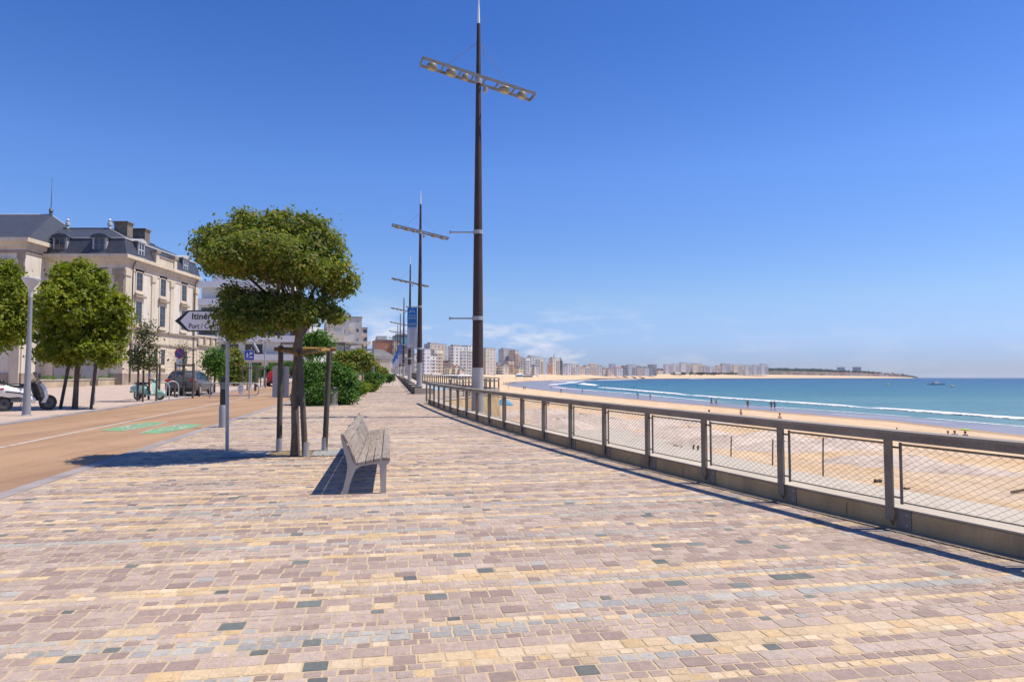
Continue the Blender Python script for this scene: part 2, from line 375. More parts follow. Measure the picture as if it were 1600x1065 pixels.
# road, kerbs, pavement across the road
def road_mat():
    m, nt, b, t = base('ochre road surface'); v = t.outputs['Object']
    mp = nt.nodes.new('ShaderNodeMapping'); mp.inputs['Rotation'].default_value = (0, 0, -AX); mp.inputs['Scale'].default_value = (1.1, .05, 1); nt.links.new(v, mp.inputs[0])
    c = ramp(nt, noise(nt, v, .5, 5), [(.3, (.335, .205, .115)), (.7, (.395, .25, .145))])
    c = mixc(nt, 1., c, ramp(nt, noise(nt, mp.outputs[0], 1.3, 5, .6), [(.35, (.78, .76, .76)), (.6, (1.05, 1.04, 1.03))]), 'MULTIPLY')   # wheel tracks
    c = mixc(nt, 1., c, ramp(nt, noise(nt, v, 70, 3, .7), [(.3, (.66,) * 3), (.6, (1.12,) * 3)]), 'MULTIPLY')
    c = mixc(nt, ramp(nt, noise(nt, v, .9, 7, .7), [(.62, (0,) * 3), (.75, (.5,) * 3)]), c, (.14, .09, .06))
    vo = nt.nodes.new('ShaderNodeTexVoronoi'); vo.feature = 'DISTANCE_TO_EDGE'; vo.inputs['Scale'].default_value = .16
    wv = nt.nodes.new('ShaderNodeVectorMath'); wv.operation = 'ADD'; nt.links.new(v, wv.inputs[0]); nn = nt.nodes.new('ShaderNodeTexNoise'); nn.inputs['Scale'].default_value = .8; nn.inputs['Detail'].default_value = 5; nt.links.new(v, nn.inputs['Vector']); nt.links.new(nn.outputs['Color'], wv.inputs[1]); nt.links.new(wv.outputs[0], vo.inputs['Vector'])
    c = mixc(nt, ramp(nt, vo.outputs['Distance'], [(.0015, (.35,) * 3), (.004, (0,) * 3)]), c, (.11, .07, .05))                                  # cracks
    nt.links.new(c, b.inputs['Base Color']); b.inputs['Roughness'].default_value = .85; bump(nt, b, noise(nt, v, 70, 3, .7), .003); return m
roadm = road_mat()
ts = list(np.linspace(-30, 400, 120))
wob = lambda t: 0
struct(strip('road', [[ST(-11.0, t, -.035) for t in ts], [ST(-5.25, t, -.035) for t in ts]], roadm))
def kerb(name, s0, s1, z0, z1, mat):
    L = [[ST(s0, t, -.2) for t in ts], [ST(s0, t, z0) for t in ts], [ST(s1, t, z1) for t in ts], [ST(s1, t, -.2) for t in ts]]
    return struct(strip(name, L, mat))
kerbm = M('grey granite kerb', (.33, .29, .28), .8, .2, 1.5, .25, 120)
kerb('kerb', -5.25, -4.96, -.012, .004, kerbm); kerb('kerb', -11.25, -11.0, .03, .02, kerbm)
def sidewalk():
    m, nt, b, t = base('pale pavers'); mp = nt.nodes.new('ShaderNodeMapping'); mp.inputs['Rotation'].default_value = (0, 0, -AX); nt.links.new(t.outputs['Object'], mp.inputs[0])
    br = nt.nodes.new('ShaderNodeTexBrick'); nt.links.new(mp.outputs[0], br.inputs['Vector']); br.inputs['Scale'].default_value = 1
    br.inputs['Brick Width'].default_value = .25; br.inputs['Row Height'].default_value = .15; br.inputs['Mortar Size'].default_value = .008; br.inputs['Bias'].default_value = 0
    br.inputs['Color1'].default_value = (.45, .36, .31, 1); br.inputs['Color2'].default_value = (.55, .46, .38, 1); br.inputs['Mortar'].default_value = (.32, .25, .19, 1)
    mp2 = nt.nodes.new('ShaderNodeMapping'); mp2.inputs['Rotation'].default_value = (0, 0, -AX); mp2.inputs['Scale'].default_value = (.5, 5, 1); nt.links.new(t.outputs['Object'], mp2.inputs[0])
    c = mixc(nt, 1., br.outputs[0], ramp(nt, noise(nt, mp2.outputs[0], 1., 5, .7), [(.3, (.75, .7, .7)), (.7, (1.15, 1.1, 1.05))]), 'MULTIPLY')
    nt.links.new(c, b.inputs['Base Color']); b.inputs['Roughness'].default_value = .8; return m
struct(strip('pavement', [[ST(-70, t, .02) for t in ts], [ST(-30, t, .02) for t in ts], [ST(-11.24, t, .02) for t in ts]], sidewalk()))
struct(strip('ground', [[Vector((-600, y, -.4 + .004 * max(y, 0))) for y in (-40, 200, 600, 1400)], [Vector((-8 - .2 * y, y, -.35 + .005 * min(max(y, 0), 200) + (.004 if y < 500 else .003) * max(0, y - 200))) for y in (-40, 200, 600, 1400)]], M('town ground', (.33, .28, .22), .9, .2, .05)))
# road markings
paintw = M('worn road paint', (.62, .58, .52), .7, .15, 4, .4, 30)
mb = MB(); t = 2.
while t < 120:
    for t0, t1 in ((t, t + 3.6),):
        ps = [ST(-8.21, t0, -.030), ST(-8.11, t0, -.030), ST(-8.11, t1, -.030), ST(-8.21, t1, -.030)]
        o = len(mb.v); mb.add(ps, [(0, 1, 2, 3)])
    t += 3.68
struct(mb.build('road_line', paintw))
greenp = M('green cycle paint', (.19, .37, .19), .75, .18, 3, .3, 40)
def decal(name, poly, z, mat, parent=None):
    b = MB(); b.add([(*p[:2], gh(p[0], p[1]) - .035 + z) for p in poly], [tuple(range(len(poly)))]); return struct(b.build(name, mat))
# two green hexagons painted head to tail in the cycle lane, each with white edge lines and a rider symbol
def cyc(cs, ct, sgn):
    def pt(a, b): v = xy(cs + a * .47 * sgn, ct + b * .74 * sgn); return v
    decal('cycle_marking', [pt(-.95, -1.9), pt(.35, -2.1), pt(.95, .4), pt(.8, 2.2), pt(-.3, 2.1), pt(-.95, 0)], .005, greenp)
    decal('cycle_marking', [pt(.95, .4), pt(1.05, .4), pt(.9, 2.3), pt(.8, 2.2)], .009, paintw)
    decal('cycle_marking', [pt(.35, -2.1), pt(.45, -2.15), pt(1.05, .4), pt(.95, .4)], .009, paintw)
    for q, rr in ((-.95, .38), (.75, .38)):
        ring = [pt(.1 + rr * math.cos(a), q + rr * math.sin(a)) for a in np.linspace(0, 2 * math.pi, 17)]
        rin = [pt(.1 + (rr - .09) * math.cos(a), q + (rr - .09) * math.sin(a)) for a in np.linspace(0, 2 * math.pi, 17)]
        b = MB()
        for k in range(16): b.add([(*p, gh(*p) - .026) for p in (ring[k], ring[k + 1], rin[k + 1], rin[k])], [(0, 1, 2, 3)])
        struct(b.build('cycle_marking', paintw))
    for poly in ([(.05, -.95), (.15, -.95), (-.3, -.25), (-.4, -.25)], [(-.4, -.3), (-.3, -.3), (-.32, .45), (-.42, .45)], [(.05, .7), (.15, .7), (-.45, .35), (-.55, .35)], [(-.75, -.3), (-.6, -.45), (-.42, .3), (-.6, .35)]):
        decal('cycle_marking', [pt(a, b_) for a, b_ in poly], .009, paintw)
c1 = st(*G(212, 664)[:2]); c2 = st(*G(272, 667)[:2])
cyc(c1[0], c1[1], 1); cyc(c2[0], c2[1], -1)
# drainage channel and tree pit slabs
drain = M('cast iron drain', (.06, .055, .055), .6, .2, 8)
slabm = M('grey stone slab', (.30, .30, .30), .8, .12, 2, .2, 90, .002)
p0 = G(455, 709)
bb = MB()
s0, t0 = st(p0.x, p0.y)
for sa_, sb_ in ((-1.25, -.42), (.42, 1.15)): bb.add([ST(s0 + sa_, t0 - .45, .012), ST(s0 + sb_, t0 - .45, .012), ST(s0 + sb_, t0 + .55, .012), ST(s0 + sa_, t0 + .55, .012)], [(0, 1, 2, 3)])
bb.add([ST(s0 - .42, t0 - .45, .012), ST(s0 + .42, t0 - .45, .012), ST(s0 + .42, t0 - .3, .012), ST(s0 - .42, t0 - .3, .012)], [(0, 1, 2, 3)])
struct(bb.build('tree_pit_slab', slabm))
bb = MB(); bb.add([ST(s0 - .42, t0 - .3, .008), ST(s0 + .42, t0 - .3, .008), ST(s0 + .42, t0 + .55, .008), ST(s0 - .42, t0 + .55, .008)], [(0, 1, 2, 3)])
struct(bb.build('tree_pit_soil', M('dry litter', (.28, .2, .1), .95, .4, 12, .4, 90, .01)))
# edge strip at the foot of the railing wall
ys = list(np.linspace(-5, 33.8, 90))
struct(strip('edge_strip', [[Vector((fx(y) - .17, y, gh(fx(y) - .17, y) + .010)) for y in ys], [Vector((fx(y) + .02, y, gh(fx(y), y) + .010)) for y in ys]], M('sandy edge strip', (.42, .33, .235), .9, .2, 3, .3, 90)))

# ------------------------------------------------------------------ low wall and railing along the sea side
def fdir(y):
    d = Vector((3 * FENCE_C[0] * y * y + 2 * FENCE_C[1] * y + FENCE_C[2], 1, 0)).normalized(); return d
def fp(y, off=0, z=0):                                   # off: towards the sea
    d = fdir(y); n = Vector((d.y, -d.x, 0)); p = Vector((fx(y), y, 0)) + n * off; return Vector((p.x, p.y, gh(fx(y), y) + z))
def sweep(mb, ys, prof):
    return mb.loft([[fp(y, o, z) for o, z in prof] for y in ys])
ylist = list(np.linspace(1.0, 33.9, 100))
posts = []; y = 7.44; acc = [7.44]
while y < 33.0: y += 1.57 * fdir(y).y; acc.append(y)
y = 7.44
while y > 3: y -= 1.57 * fdir(y).y; acc.insert(0, y)
wall = thing('low_wall', 'low buff concrete wall carrying the railing along the promenade edge', 'wall')
k = 0
while k < len(acc) - 1:                                  # wall cast in lengths with open joints
    a, b_ = acc[k] + .55, (acc[min(k + 2, len(acc) - 1)] + .55) if k + 2 < len(acc) else 33.9
    if k == 0: a = acc[0] - .5
    sweep(MB(), np.linspace(a + .006, min(b_, 33.9) - .006, 10), [(0, -.4), (0, .20), (.015, .215), (.36, .215), (.36, -.4)]).build('wall_length', wallconc if k else wallconc, wall)
    sweep(MB(), np.linspace(a + .004, min(b_, 33.9) - .004, 10), [(-.006, .2155), (-.006, .232), (.37, .232), (.37, .2155)]).build('coping', concrete, wall)
    k += 2
rail = thing('railing', 'dark steel railing with wire netting and flat handrail curving along the promenade', 'railing')
raily = list(np.linspace(acc[0] - .3, 33.95, 110))
hr = M('weathered handrail', (.33, .285, .23), .7, .22, 1.5, .3, 60, .001, .1)
sweep(MB(), raily, [(-.085, 1.02), (-.085, 1.05), (.085, 1.055), (.085, 1.02)]).build('handrail', hr, rail)
sweep(MB(), raily, [(-.075, .945), (-.075, 1.019), (.05, 1.019), (.05, .945)]).build('rail_beam', darksteel, rail)
for i, y in enumerate(acc):
    d = fdir(y); rz = math.atan2(d.y, d.x) - math.pi / 2 + math.radians(0)
    po = fp(y)
    def place(mb, nm, mt, **kw):
        o = mb.build(nm, mt, rail, **kw); o.location = po; o.rotation_euler = (0, 0, rz); return o
    m = MB()                                             # local x: towards the sea, y: along
    m.box((-.05, 0, .52), (.014, .095, .85)); m.box((-.012, 0, .54), (.06, .014, .80)); m.prism([(-.056, .10), (.0, .03), (.0, .24), (-.043, .24)], -.007, .007, 'XZ')
    p = place(m, 'post', darksteel)
    m = MB(); m.box((-.007, -.13, .115), (.012, .17, .19)); q = m.build('foot_plate', darksteel, p)
    [MB().lathe([(.012, 0), (.012, .012)], (-.016, -.17, zb_), 6, 'X').build('bolt', steel, p) for zb_ in (.17, .06)]
wire = M('netting wire', (.10, .075, .055), .5, .2, 5, 0, metal=.4)
for i in range(len(acc) - 1):
    ya, yb = acc[i], acc[i + 1]
    fa = lambda u, z, o=.0: fp(ya + (yb - ya) * u, o, z)
    L = (fp(yb) - fp(ya)).length
    e0, e1 = .07 / L, 1 - .11 / L; z0, z1 = .295, .905
    m = MB(); N = 6
    for z in (z0, z1): m.tube([fa(e0 + (e1 - e0) * q / N, z) for q in range(N + 1)], .012 if z > .5 else .008, 6)
    m.tube([fa(e0, z0), fa(e0, z1)], .009, 6); m.tube([fa(e1, z0 - .02), fa(e1, z1 + .02)], .016, 6)
    for z in (.34, .87): m.tube([fa(e1, z), fa(1 - .02 / L, z)], .012, 6)
    m.build('panel_frame', darksteel, rail)
    if yb < 24:
        m = MB(); px_, pz_ = .105, .062; w = L * (e1 - e0); h = z1 - z0; sl_ = pz_ / px_
        c = -h / sl_
        thin = .0019
        while c < w:
            for up_ in (1, 0):
                x0, x1 = max(0, c), min(w, c + h / sl_)
                if x1 - x0 > .01:
                    za, zb = (x0 - c) * sl_, (x1 - c) * sl_
                    if not up_: za, zb = h - za, h - zb
                    f_ = lambda x, z: fa(e0 + (e1 - e0) * x / w, z0 + z, .004 * (1 if up_ else -1))
                    nseg = 2
                    m.tube([f_(x0 + (x1 - x0) * q / nseg, za + (zb - za) * q / nseg) for q in range(nseg + 1)], thin, 3, False)
            c += px_
        m.build('netting', wire, rail)

# ------------------------------------------------------------------ sea wall, beach, wet sand, sea
def far(px, py, d): return Dp(px, py, d)
PROM_EDGE = [fp(y, .36, -.3) for y in (-6, 0, 6, 12, 18, 24, 30, 33.9)] + [ST(s_, t_, -.15) for s_, t_ in CORN[1:]]
SEAZ = -4.25
Epx = [(1600, 680), (1400, 657.5), (1240, 645), (1120, 634.5), (1000, 624), (900, 615), (830, 607), (800, 602.8), (787, 600), (800, 597), (830, 595), (880, 593.4), (930, 592.4), (1000, 591.6), (1100, 591.05), (1200, 590.75), (1300, 590.62), (1385, 590.58), (1428, 590.55)]
Fpx = [(1600, 666), (1400, 648.8), (1240, 638), (1120, 628), (1010, 617.6), (950, 612), (905, 607.2), (880, 604), (870, 601.5), (880, 598.6), (900, 596.2), (950, 593.7), (990, 592.7), (1040, 591.75), (1110, 591.1), (1204, 590.8), (1301, 590.65), (1386, 590.6), (1429, 590.57)]
E_ = [Vector((66, 30, -4.19))] + [Zp(*q, -4.19) for q in Epx]; F_ = [Vector((80, 30, -4.26))] + [Zp(*q, -4.262) for q in Fpx]
Wl = [Vector((24, -20, -2.9)), Vector((17.6, 24.6, -2.95)), Vector((16, 28.3, -2.95)), Vector((14.4, 33.4, -3)), Vector((12.5, 42, -3)), Vector((11.5, 55, -3)), Vector((8, 75, -2.9)), Vector((-2, 100, -2.6)), Vector((-15, 150, -2)), Vector((-36, 247, -1.2)), Vector((-66, 450, .0)),
      Dp(677, 586, 650), Dp(730, 585.3, 850), Dp(800, 584.6, 1080), Dp(900, 584.2, 1700), Dp(1040, 584, 2500), Dp(1200, 585, 3000), Dp(1300, 586.3, 3150), Dp(1380, 587.6, 3200), Dp(1424, 589.3, 3150)]
def beach_mat():
    m, nt, b, t = base('dry beach sand'); v = t.outputs['Object']
    big = noise(nt, v, .16, 6, .62)
    c = ramp(nt, big, [(.3, (.62, .43, .25)), (.5, (.66, .49, .325)), (.68, (.60, .475, .365))])
    mp = nt.nodes.new('ShaderNodeMapping'); mp.inputs['Scale'].default_value = (.6, .12, 1); mp.inputs['Rotation'].default_value = (0, 0, .35); nt.links.new(v, mp.inputs[0])
    c = mixc(nt, 1., c, ramp(nt, noise(nt, mp.outputs[0], .8, 5, .7), [(.35, (.82, .8, .78)), (.6, (1.05, 1.04, 1.02))]), 'MULTIPLY')
    c = mixc(nt, 1., c, ramp(nt, noise(nt, v, 2.4, 6, .75), [(.36, (.74, .72, .70)), (.5, (1, 1, 1))]), 'MULTIPLY')
    nt.links.new(c, b.inputs['Base Color']); b.inputs['Roughness'].default_value = .95; b.inputs['Specular IOR Level'].default_value = .15
    bump(nt, b, noise(nt, v, 1.6, 8, .7), .22); return m
sand = beach_mat()
NB = 14
lines = [[a + (Vector((-25, -4, .3)) if a.y < 500 else Vector((-a.x * -.1 - 60, 420, 3.))) for a in Wl]]
rb = random.Random(9)
for j in range(NB + 1):
    u = j / NB; lines.append([a.lerp(b_, u) + Vector((0, 0, 0)) for a, b_ in zip(Wl, E_)])
from mathutils.bvhtree import BVHTree
struct(strip('beach', lines, sand))
_n = len(Wl); BV = BVHTree.FromPolygons([p for l in lines for p in l], [(i * _n + j, i * _n + j + 1, (i + 1) * _n + j + 1, (i + 1) * _n + j) for i in range(len(lines) - 1) for j in range(_n - 1)])
def beach_z(x, y):
    h = BV.ray_cast(Vector((x, y, 50)), Vector((0, 0, -1)))[0]; return h.z if h else SEAZ
def beach_at(px, py):
    u, w = ray(px, py); h = BV.ray_cast(Vector((0, 0, EYE)), Vector((u, 1, w)).normalized())[0]
    p = Zp(px, py, SEAZ); return h if h is not None and h.y < p.y else p
# damp band and wet sand
dampm = M('damp sand', (.40, .255, .135), .6, .12, .08, .15, 2, spec=.3)
def wet_mat():
    m, nt, b, t = base('wet mirror sand'); v = t.outputs['Object']
    c = ramp(nt, noise(nt, v, .12, 5, .6), [(.35, (.20, .165, .15)), (.65, (.29, .235, .205))]); nt.links.new(c, b.inputs['Base Color'])
    b.inputs['Roughness'].default_value = .28; b.inputs['Specular IOR Level'].default_value = .75
    mp = nt.nodes.new('ShaderNodeMapping'); mp.inputs['Scale'].default_value = (1, 1, 1); nt.links.new(v, mp.inputs[0])
    bump(nt, b, noise(nt, mp.outputs[0], .9, 5, .6), .08); return m
struct(strip('wet_sand', [[a + Vector((0, 0, .004)) for a in E_], [a.lerp(b_, .5) + Vector((0, 0, .004)) for a, b_ in zip(E_, F_)], F_], wet_mat()))
E2 = [a.lerp(b_, .93) + Vector((0, 0, .01)) for a, b_ in zip(Wl, E_)]
struct(strip('damp_sand', [E2, [a.lerp(b_, .97) + Vector((0, 0, .01)) for a, b_ in zip(Wl, E_)], [a + Vector((0, 0, .008)) for a in E_]], dampm))
# paved apron between sea wall and beach
AP = [fp(-6, .36, -.6), fp(12, .36, -.6), fp(16, .36, -.7), fp(19, .36, -.7), fp(23, .36, -.7), fp(29, .36, -.7), fp(33.5, .6, -1.2)]
WB = Wl[:6] + [Vector((8.0, 70, -2.95))]
apl = []
for a, b_ in zip(AP, WB):
    n_ = [a, a + (b_ - a) * .3 + Vector((0, 0, -.75)), a + (b_ - a) * .7 + Vector((0, 0, -.4)), b_ + Vector((0, 0, .02))]; apl.append(n_)
struct(strip('seawall_apron', [[r[k] for r in apl] for k in range(4)], concrete))
struct(strip('seawall', [[p + Vector((0, 0, .12)) for p in PROM_EDGE], [Vector((p.x + .4, p.y, -4)) for p in PROM_EDGE]], wallconc))
# sea: rings that fall away with the earth's curve
def sea_mat():
    m, nt, b, t = base('sea water'); v = t.outputs['Object']
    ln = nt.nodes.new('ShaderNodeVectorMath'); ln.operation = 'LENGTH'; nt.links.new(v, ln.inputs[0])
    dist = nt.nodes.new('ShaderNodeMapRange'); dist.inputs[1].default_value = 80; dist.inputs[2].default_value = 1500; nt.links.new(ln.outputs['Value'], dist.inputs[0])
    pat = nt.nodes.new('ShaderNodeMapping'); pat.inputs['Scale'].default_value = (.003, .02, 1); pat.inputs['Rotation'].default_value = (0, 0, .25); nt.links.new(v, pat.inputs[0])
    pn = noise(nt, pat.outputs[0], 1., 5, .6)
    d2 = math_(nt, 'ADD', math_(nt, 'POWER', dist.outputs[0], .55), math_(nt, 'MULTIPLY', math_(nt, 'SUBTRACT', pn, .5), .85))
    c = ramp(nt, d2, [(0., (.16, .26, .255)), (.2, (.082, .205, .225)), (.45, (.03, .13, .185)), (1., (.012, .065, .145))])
    nt.links.new(c, b.inputs['Base Color']); b.inputs['Roughness'].default_value = .32; b.inputs['Specular IOR Level'].default_value = .22
    w = nt.nodes.new('ShaderNodeMapping'); w.inputs['Scale'].default_value = (.5, 1.0, 1); w.inputs['Rotation'].default_value = (0, 0, .35); nt.links.new(v, w.inputs[0])
    h = math_(nt, 'ADD', noise(nt, w.outputs[0], .35, 8, .62), math_(nt, 'MULTIPLY', noise(nt, w.outputs[0], .03, 4), 3.))
    bump(nt, b, h, 1.6, 1.); return m
V = []; Fc = []; rr = [20, 60, 100, 150, 220, 320, 450, 650, 900, 1300, 1900, 2700, 3800, 5200, 7000, 9000, 12000]; an = np.linspace(math.radians(-35), math.radians(115), 61)
for r in rr:
    for a in an: V.append((r * math.cos(a), r * math.sin(a), SEAZ - r * r / 1.28e7))
for i in range(len(rr) - 1):
    for j in range(len(an) - 1): q = len(an); Fc.append((i * q + j, (i + 1) * q + j, (i + 1) * q + j + 1, i * q + j + 1))
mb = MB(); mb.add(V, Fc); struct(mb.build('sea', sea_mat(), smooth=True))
# breaking waves: low ridges of foam
def foam_mat():
    m, nt, b, t = base('sea foam'); v = t.outputs['Object']
    b.inputs['Base Color'].default_value = (.80, .80, .80, 1); b.inputs['Roughness'].default_value = .8
    n = noise(nt, v, .9, 7, .7); at = nt.nodes.new('ShaderNodeAttribute'); at.attribute_name = 'edge'
    a = math_(nt, 'GREATER_THAN', math_(nt, 'ADD', n, math_(nt, 'MULTIPLY', at.outputs['Fac'], .3)), .575)
    nt.links.new(a, b.inputs['Alpha']); bump(nt, b, n, .3); return m
foam = foam_mat(); rf = random.Random(4)
def wave(pts, w0, w1, h):
    P = [Zp(*q, SEAZ) for q in pts]; fine = []
    for a, b_ in zip(P, P[1:]):
        n = max(2, min(60, int((b_ - a).length / 2.5)))
        for k in range(n): fine.append(a.lerp(b_, k / n))
    fine.append(P[-1]); N = len(fine); V = []; ed = []; Fc = []; j = 0
    for i, p in enumerate(fine):
        u = i / (N - 1); d = (fine[min(i + 1, N - 1)] - fine[max(0, i - 1)]).normalized(); n = Vector((d.y, -d.x, 0))
        j += rf.uniform(-.12, .12); j *= .94
        w = (w0 + (w1 - w0) * u) * rf.uniform(.5, 1.4); t_ = min(1, min(u, 1 - u) * 8 + .1); dz = -(p.x ** 2 + p.y ** 2) / 1.28e7
        for o, z, e in ((-1, .01, -.25), (-.5, .5, .75), (0, 1, 1.), (.5, .4, .8), (1, .01, -.35)):
            V.append(p + n * (o * w * t_ + j) + Vector((0, 0, .015 + z * h * t_ + dz))); ed.append(e)
    for i in range(N - 1):
        for k in range(4): Fc.append((i * 5 + k, i * 5 + k + 1, i * 5 + k + 6, i * 5 + k + 5))
    mb = MB(); mb.add(V, Fc); o = mb.build('wave_foam', foam, smooth=True)
    at = o.data.attributes.new('edge', 'FLOAT', 'POINT'); at.data.foreach_set('value', np.array(ed, np.float32)); return struct(o, 'stuff')
wave([(1700, 662), (1600, 655), (1520, 649.2), (1440, 643.2), (1350, 636.9)], 1.15, 1.0, .3)
wave([(1365, 637.6), (1280, 632), (1200, 626.6), (1120, 621), (1075, 617.2)], .95, 1.3, .3)
wave([(1085, 618), (1040, 614), (975, 608.5), (933, 605)], 1.5, 2.0, .4)
wave([(1560, 650), (1460, 642.6), (1400, 638.6)], .5, .5, .1)
wave([(1330, 633.5), (1240, 627.8), (1180, 624)], .5, .6, .1)
wave([(1700, 674), (1600, 666.5), (1440, 652.4)], .35, .3, .05)
wave([(1440, 652), (1280, 640.6), (1190, 634)], .3, .35, .05)
wave([(1190, 631.5), (1100, 625.5), (1040, 619.5), (975, 613.5), (930, 610), (890, 607), (862, 604)], .7, 1.6, .06)
wave([(930, 602.3), (920, 601), (910, 599.5)], 4, 6, .9)
wave([(905, 597.6), (885, 598.8), (868, 600.2), (858, 601.3)], 3, 3, .4)
wave([(912, 595.3), (900, 596.2), (886, 597.3)], 5, 4, .5)
wave([(1000, 592.2), (975, 592.9), (955, 593.5), (930, 594)], 9, 7, .6)
wave([(900, 594.3), (880, 595), (862, 595.8)], 5, 5, .3)
wave([(1100, 591.25), (1078, 591.4)], 14, 12, .8)
wave([(1500, 662), (1400, 655), (1290, 645)], .2, .2, .03)
# pale heaped sand left by the wind against the wall
def mound(px, py, z, rx, ry, h, rz, seed):
    r = random.Random(seed); c = beach_at(px, py); n = 40; m_ = 9; V = []; Fc = []; ph = [r.uniform(0, 6.3) for _ in range(6)]
    for i in range(m_ + 1):
        q = i / m_
        for k in range(n):
            a = 2 * math.pi * k / n; rad = 1 + .16 * math.sin(2 * a + ph[0]) + .1 * math.sin(3 * a + ph[1]) + .05 * math.sin(7 * a + ph[2])
            hh = h * (max(0, math.cos(q * math.pi / 2)) ** 1.15) * (1 + .08 * math.sin(5 * a + ph[3] + q * 4)) - .12 * (q > .99)
            x, y = rx * rad * q * math.cos(a), ry * rad * q * math.sin(a)
            X_, Y_ = c.x + x * math.cos(rz) - y * math.sin(rz), c.y + x * math.sin(rz) + y * math.cos(rz); V.append((X_, Y_, beach_z(X_, Y_) + hh))
    for i in range(m_):
        for k in range(n): Fc.append((i * n + k, (i + 1) * n + k, (i + 1) * n + (k + 1) % n, i * n + (k + 1) % n))
    mb = MB(); mb.add(V, Fc); struct(mb.build('sand_mound', palesand, smooth=True))
def pale():
    m, nt, b, t = base('pale heaped sand'); v = t.outputs['Object']
    c = ramp(nt, noise(nt, v, .35, 5, .65), [(.35, (.47, .385, .33)), (.6, (.62, .52, .44))])
    c = mixc(nt, 1., c, ramp(nt, noise(nt, v, 3, 6, .7), [(.35, (.8, .78, .76)), (.55, (1, 1, 1))]), 'MULTIPLY')
    nt.links.new(c, b.inputs['Base Color']); b.inputs['Roughness'].default_value = .95; b.inputs['Specular IOR Level'].default_value = .1; bump(nt, b, noise(nt, v, 2, 8, .7), .15); return m
palesand = pale()
for i, q in enumerate([(1010, 668, 6, 3.2, .7, .2), (1075, 682, 5.5, 3, .8, .4), (1130, 696, 5, 2.4, .7, .1), (1200, 688, 4.6, 2.6, .7, .5), (1225, 703, 3.6, 2, .6, .2), (1310, 698, 3.6, 2.2, .6, .4), (1420, 727, 3.8, 1.8, .55, .2), (1350, 722, 2.4, 1.4, .4, .3), (950, 668, 6, 3, .9, .3), (905, 660, 6, 3.4, .9, .2), (870, 672, 4, 2.4, 1.0, .2), (845, 652, 7, 3.4, .9, .3), (1500, 737, 3, 1.6, .35, .1), (1060, 660, 6, 3.6, .6, .3)]):
    mound(q[0], q[1], -3.05, q[2], q[3], q[4], q[5], i)

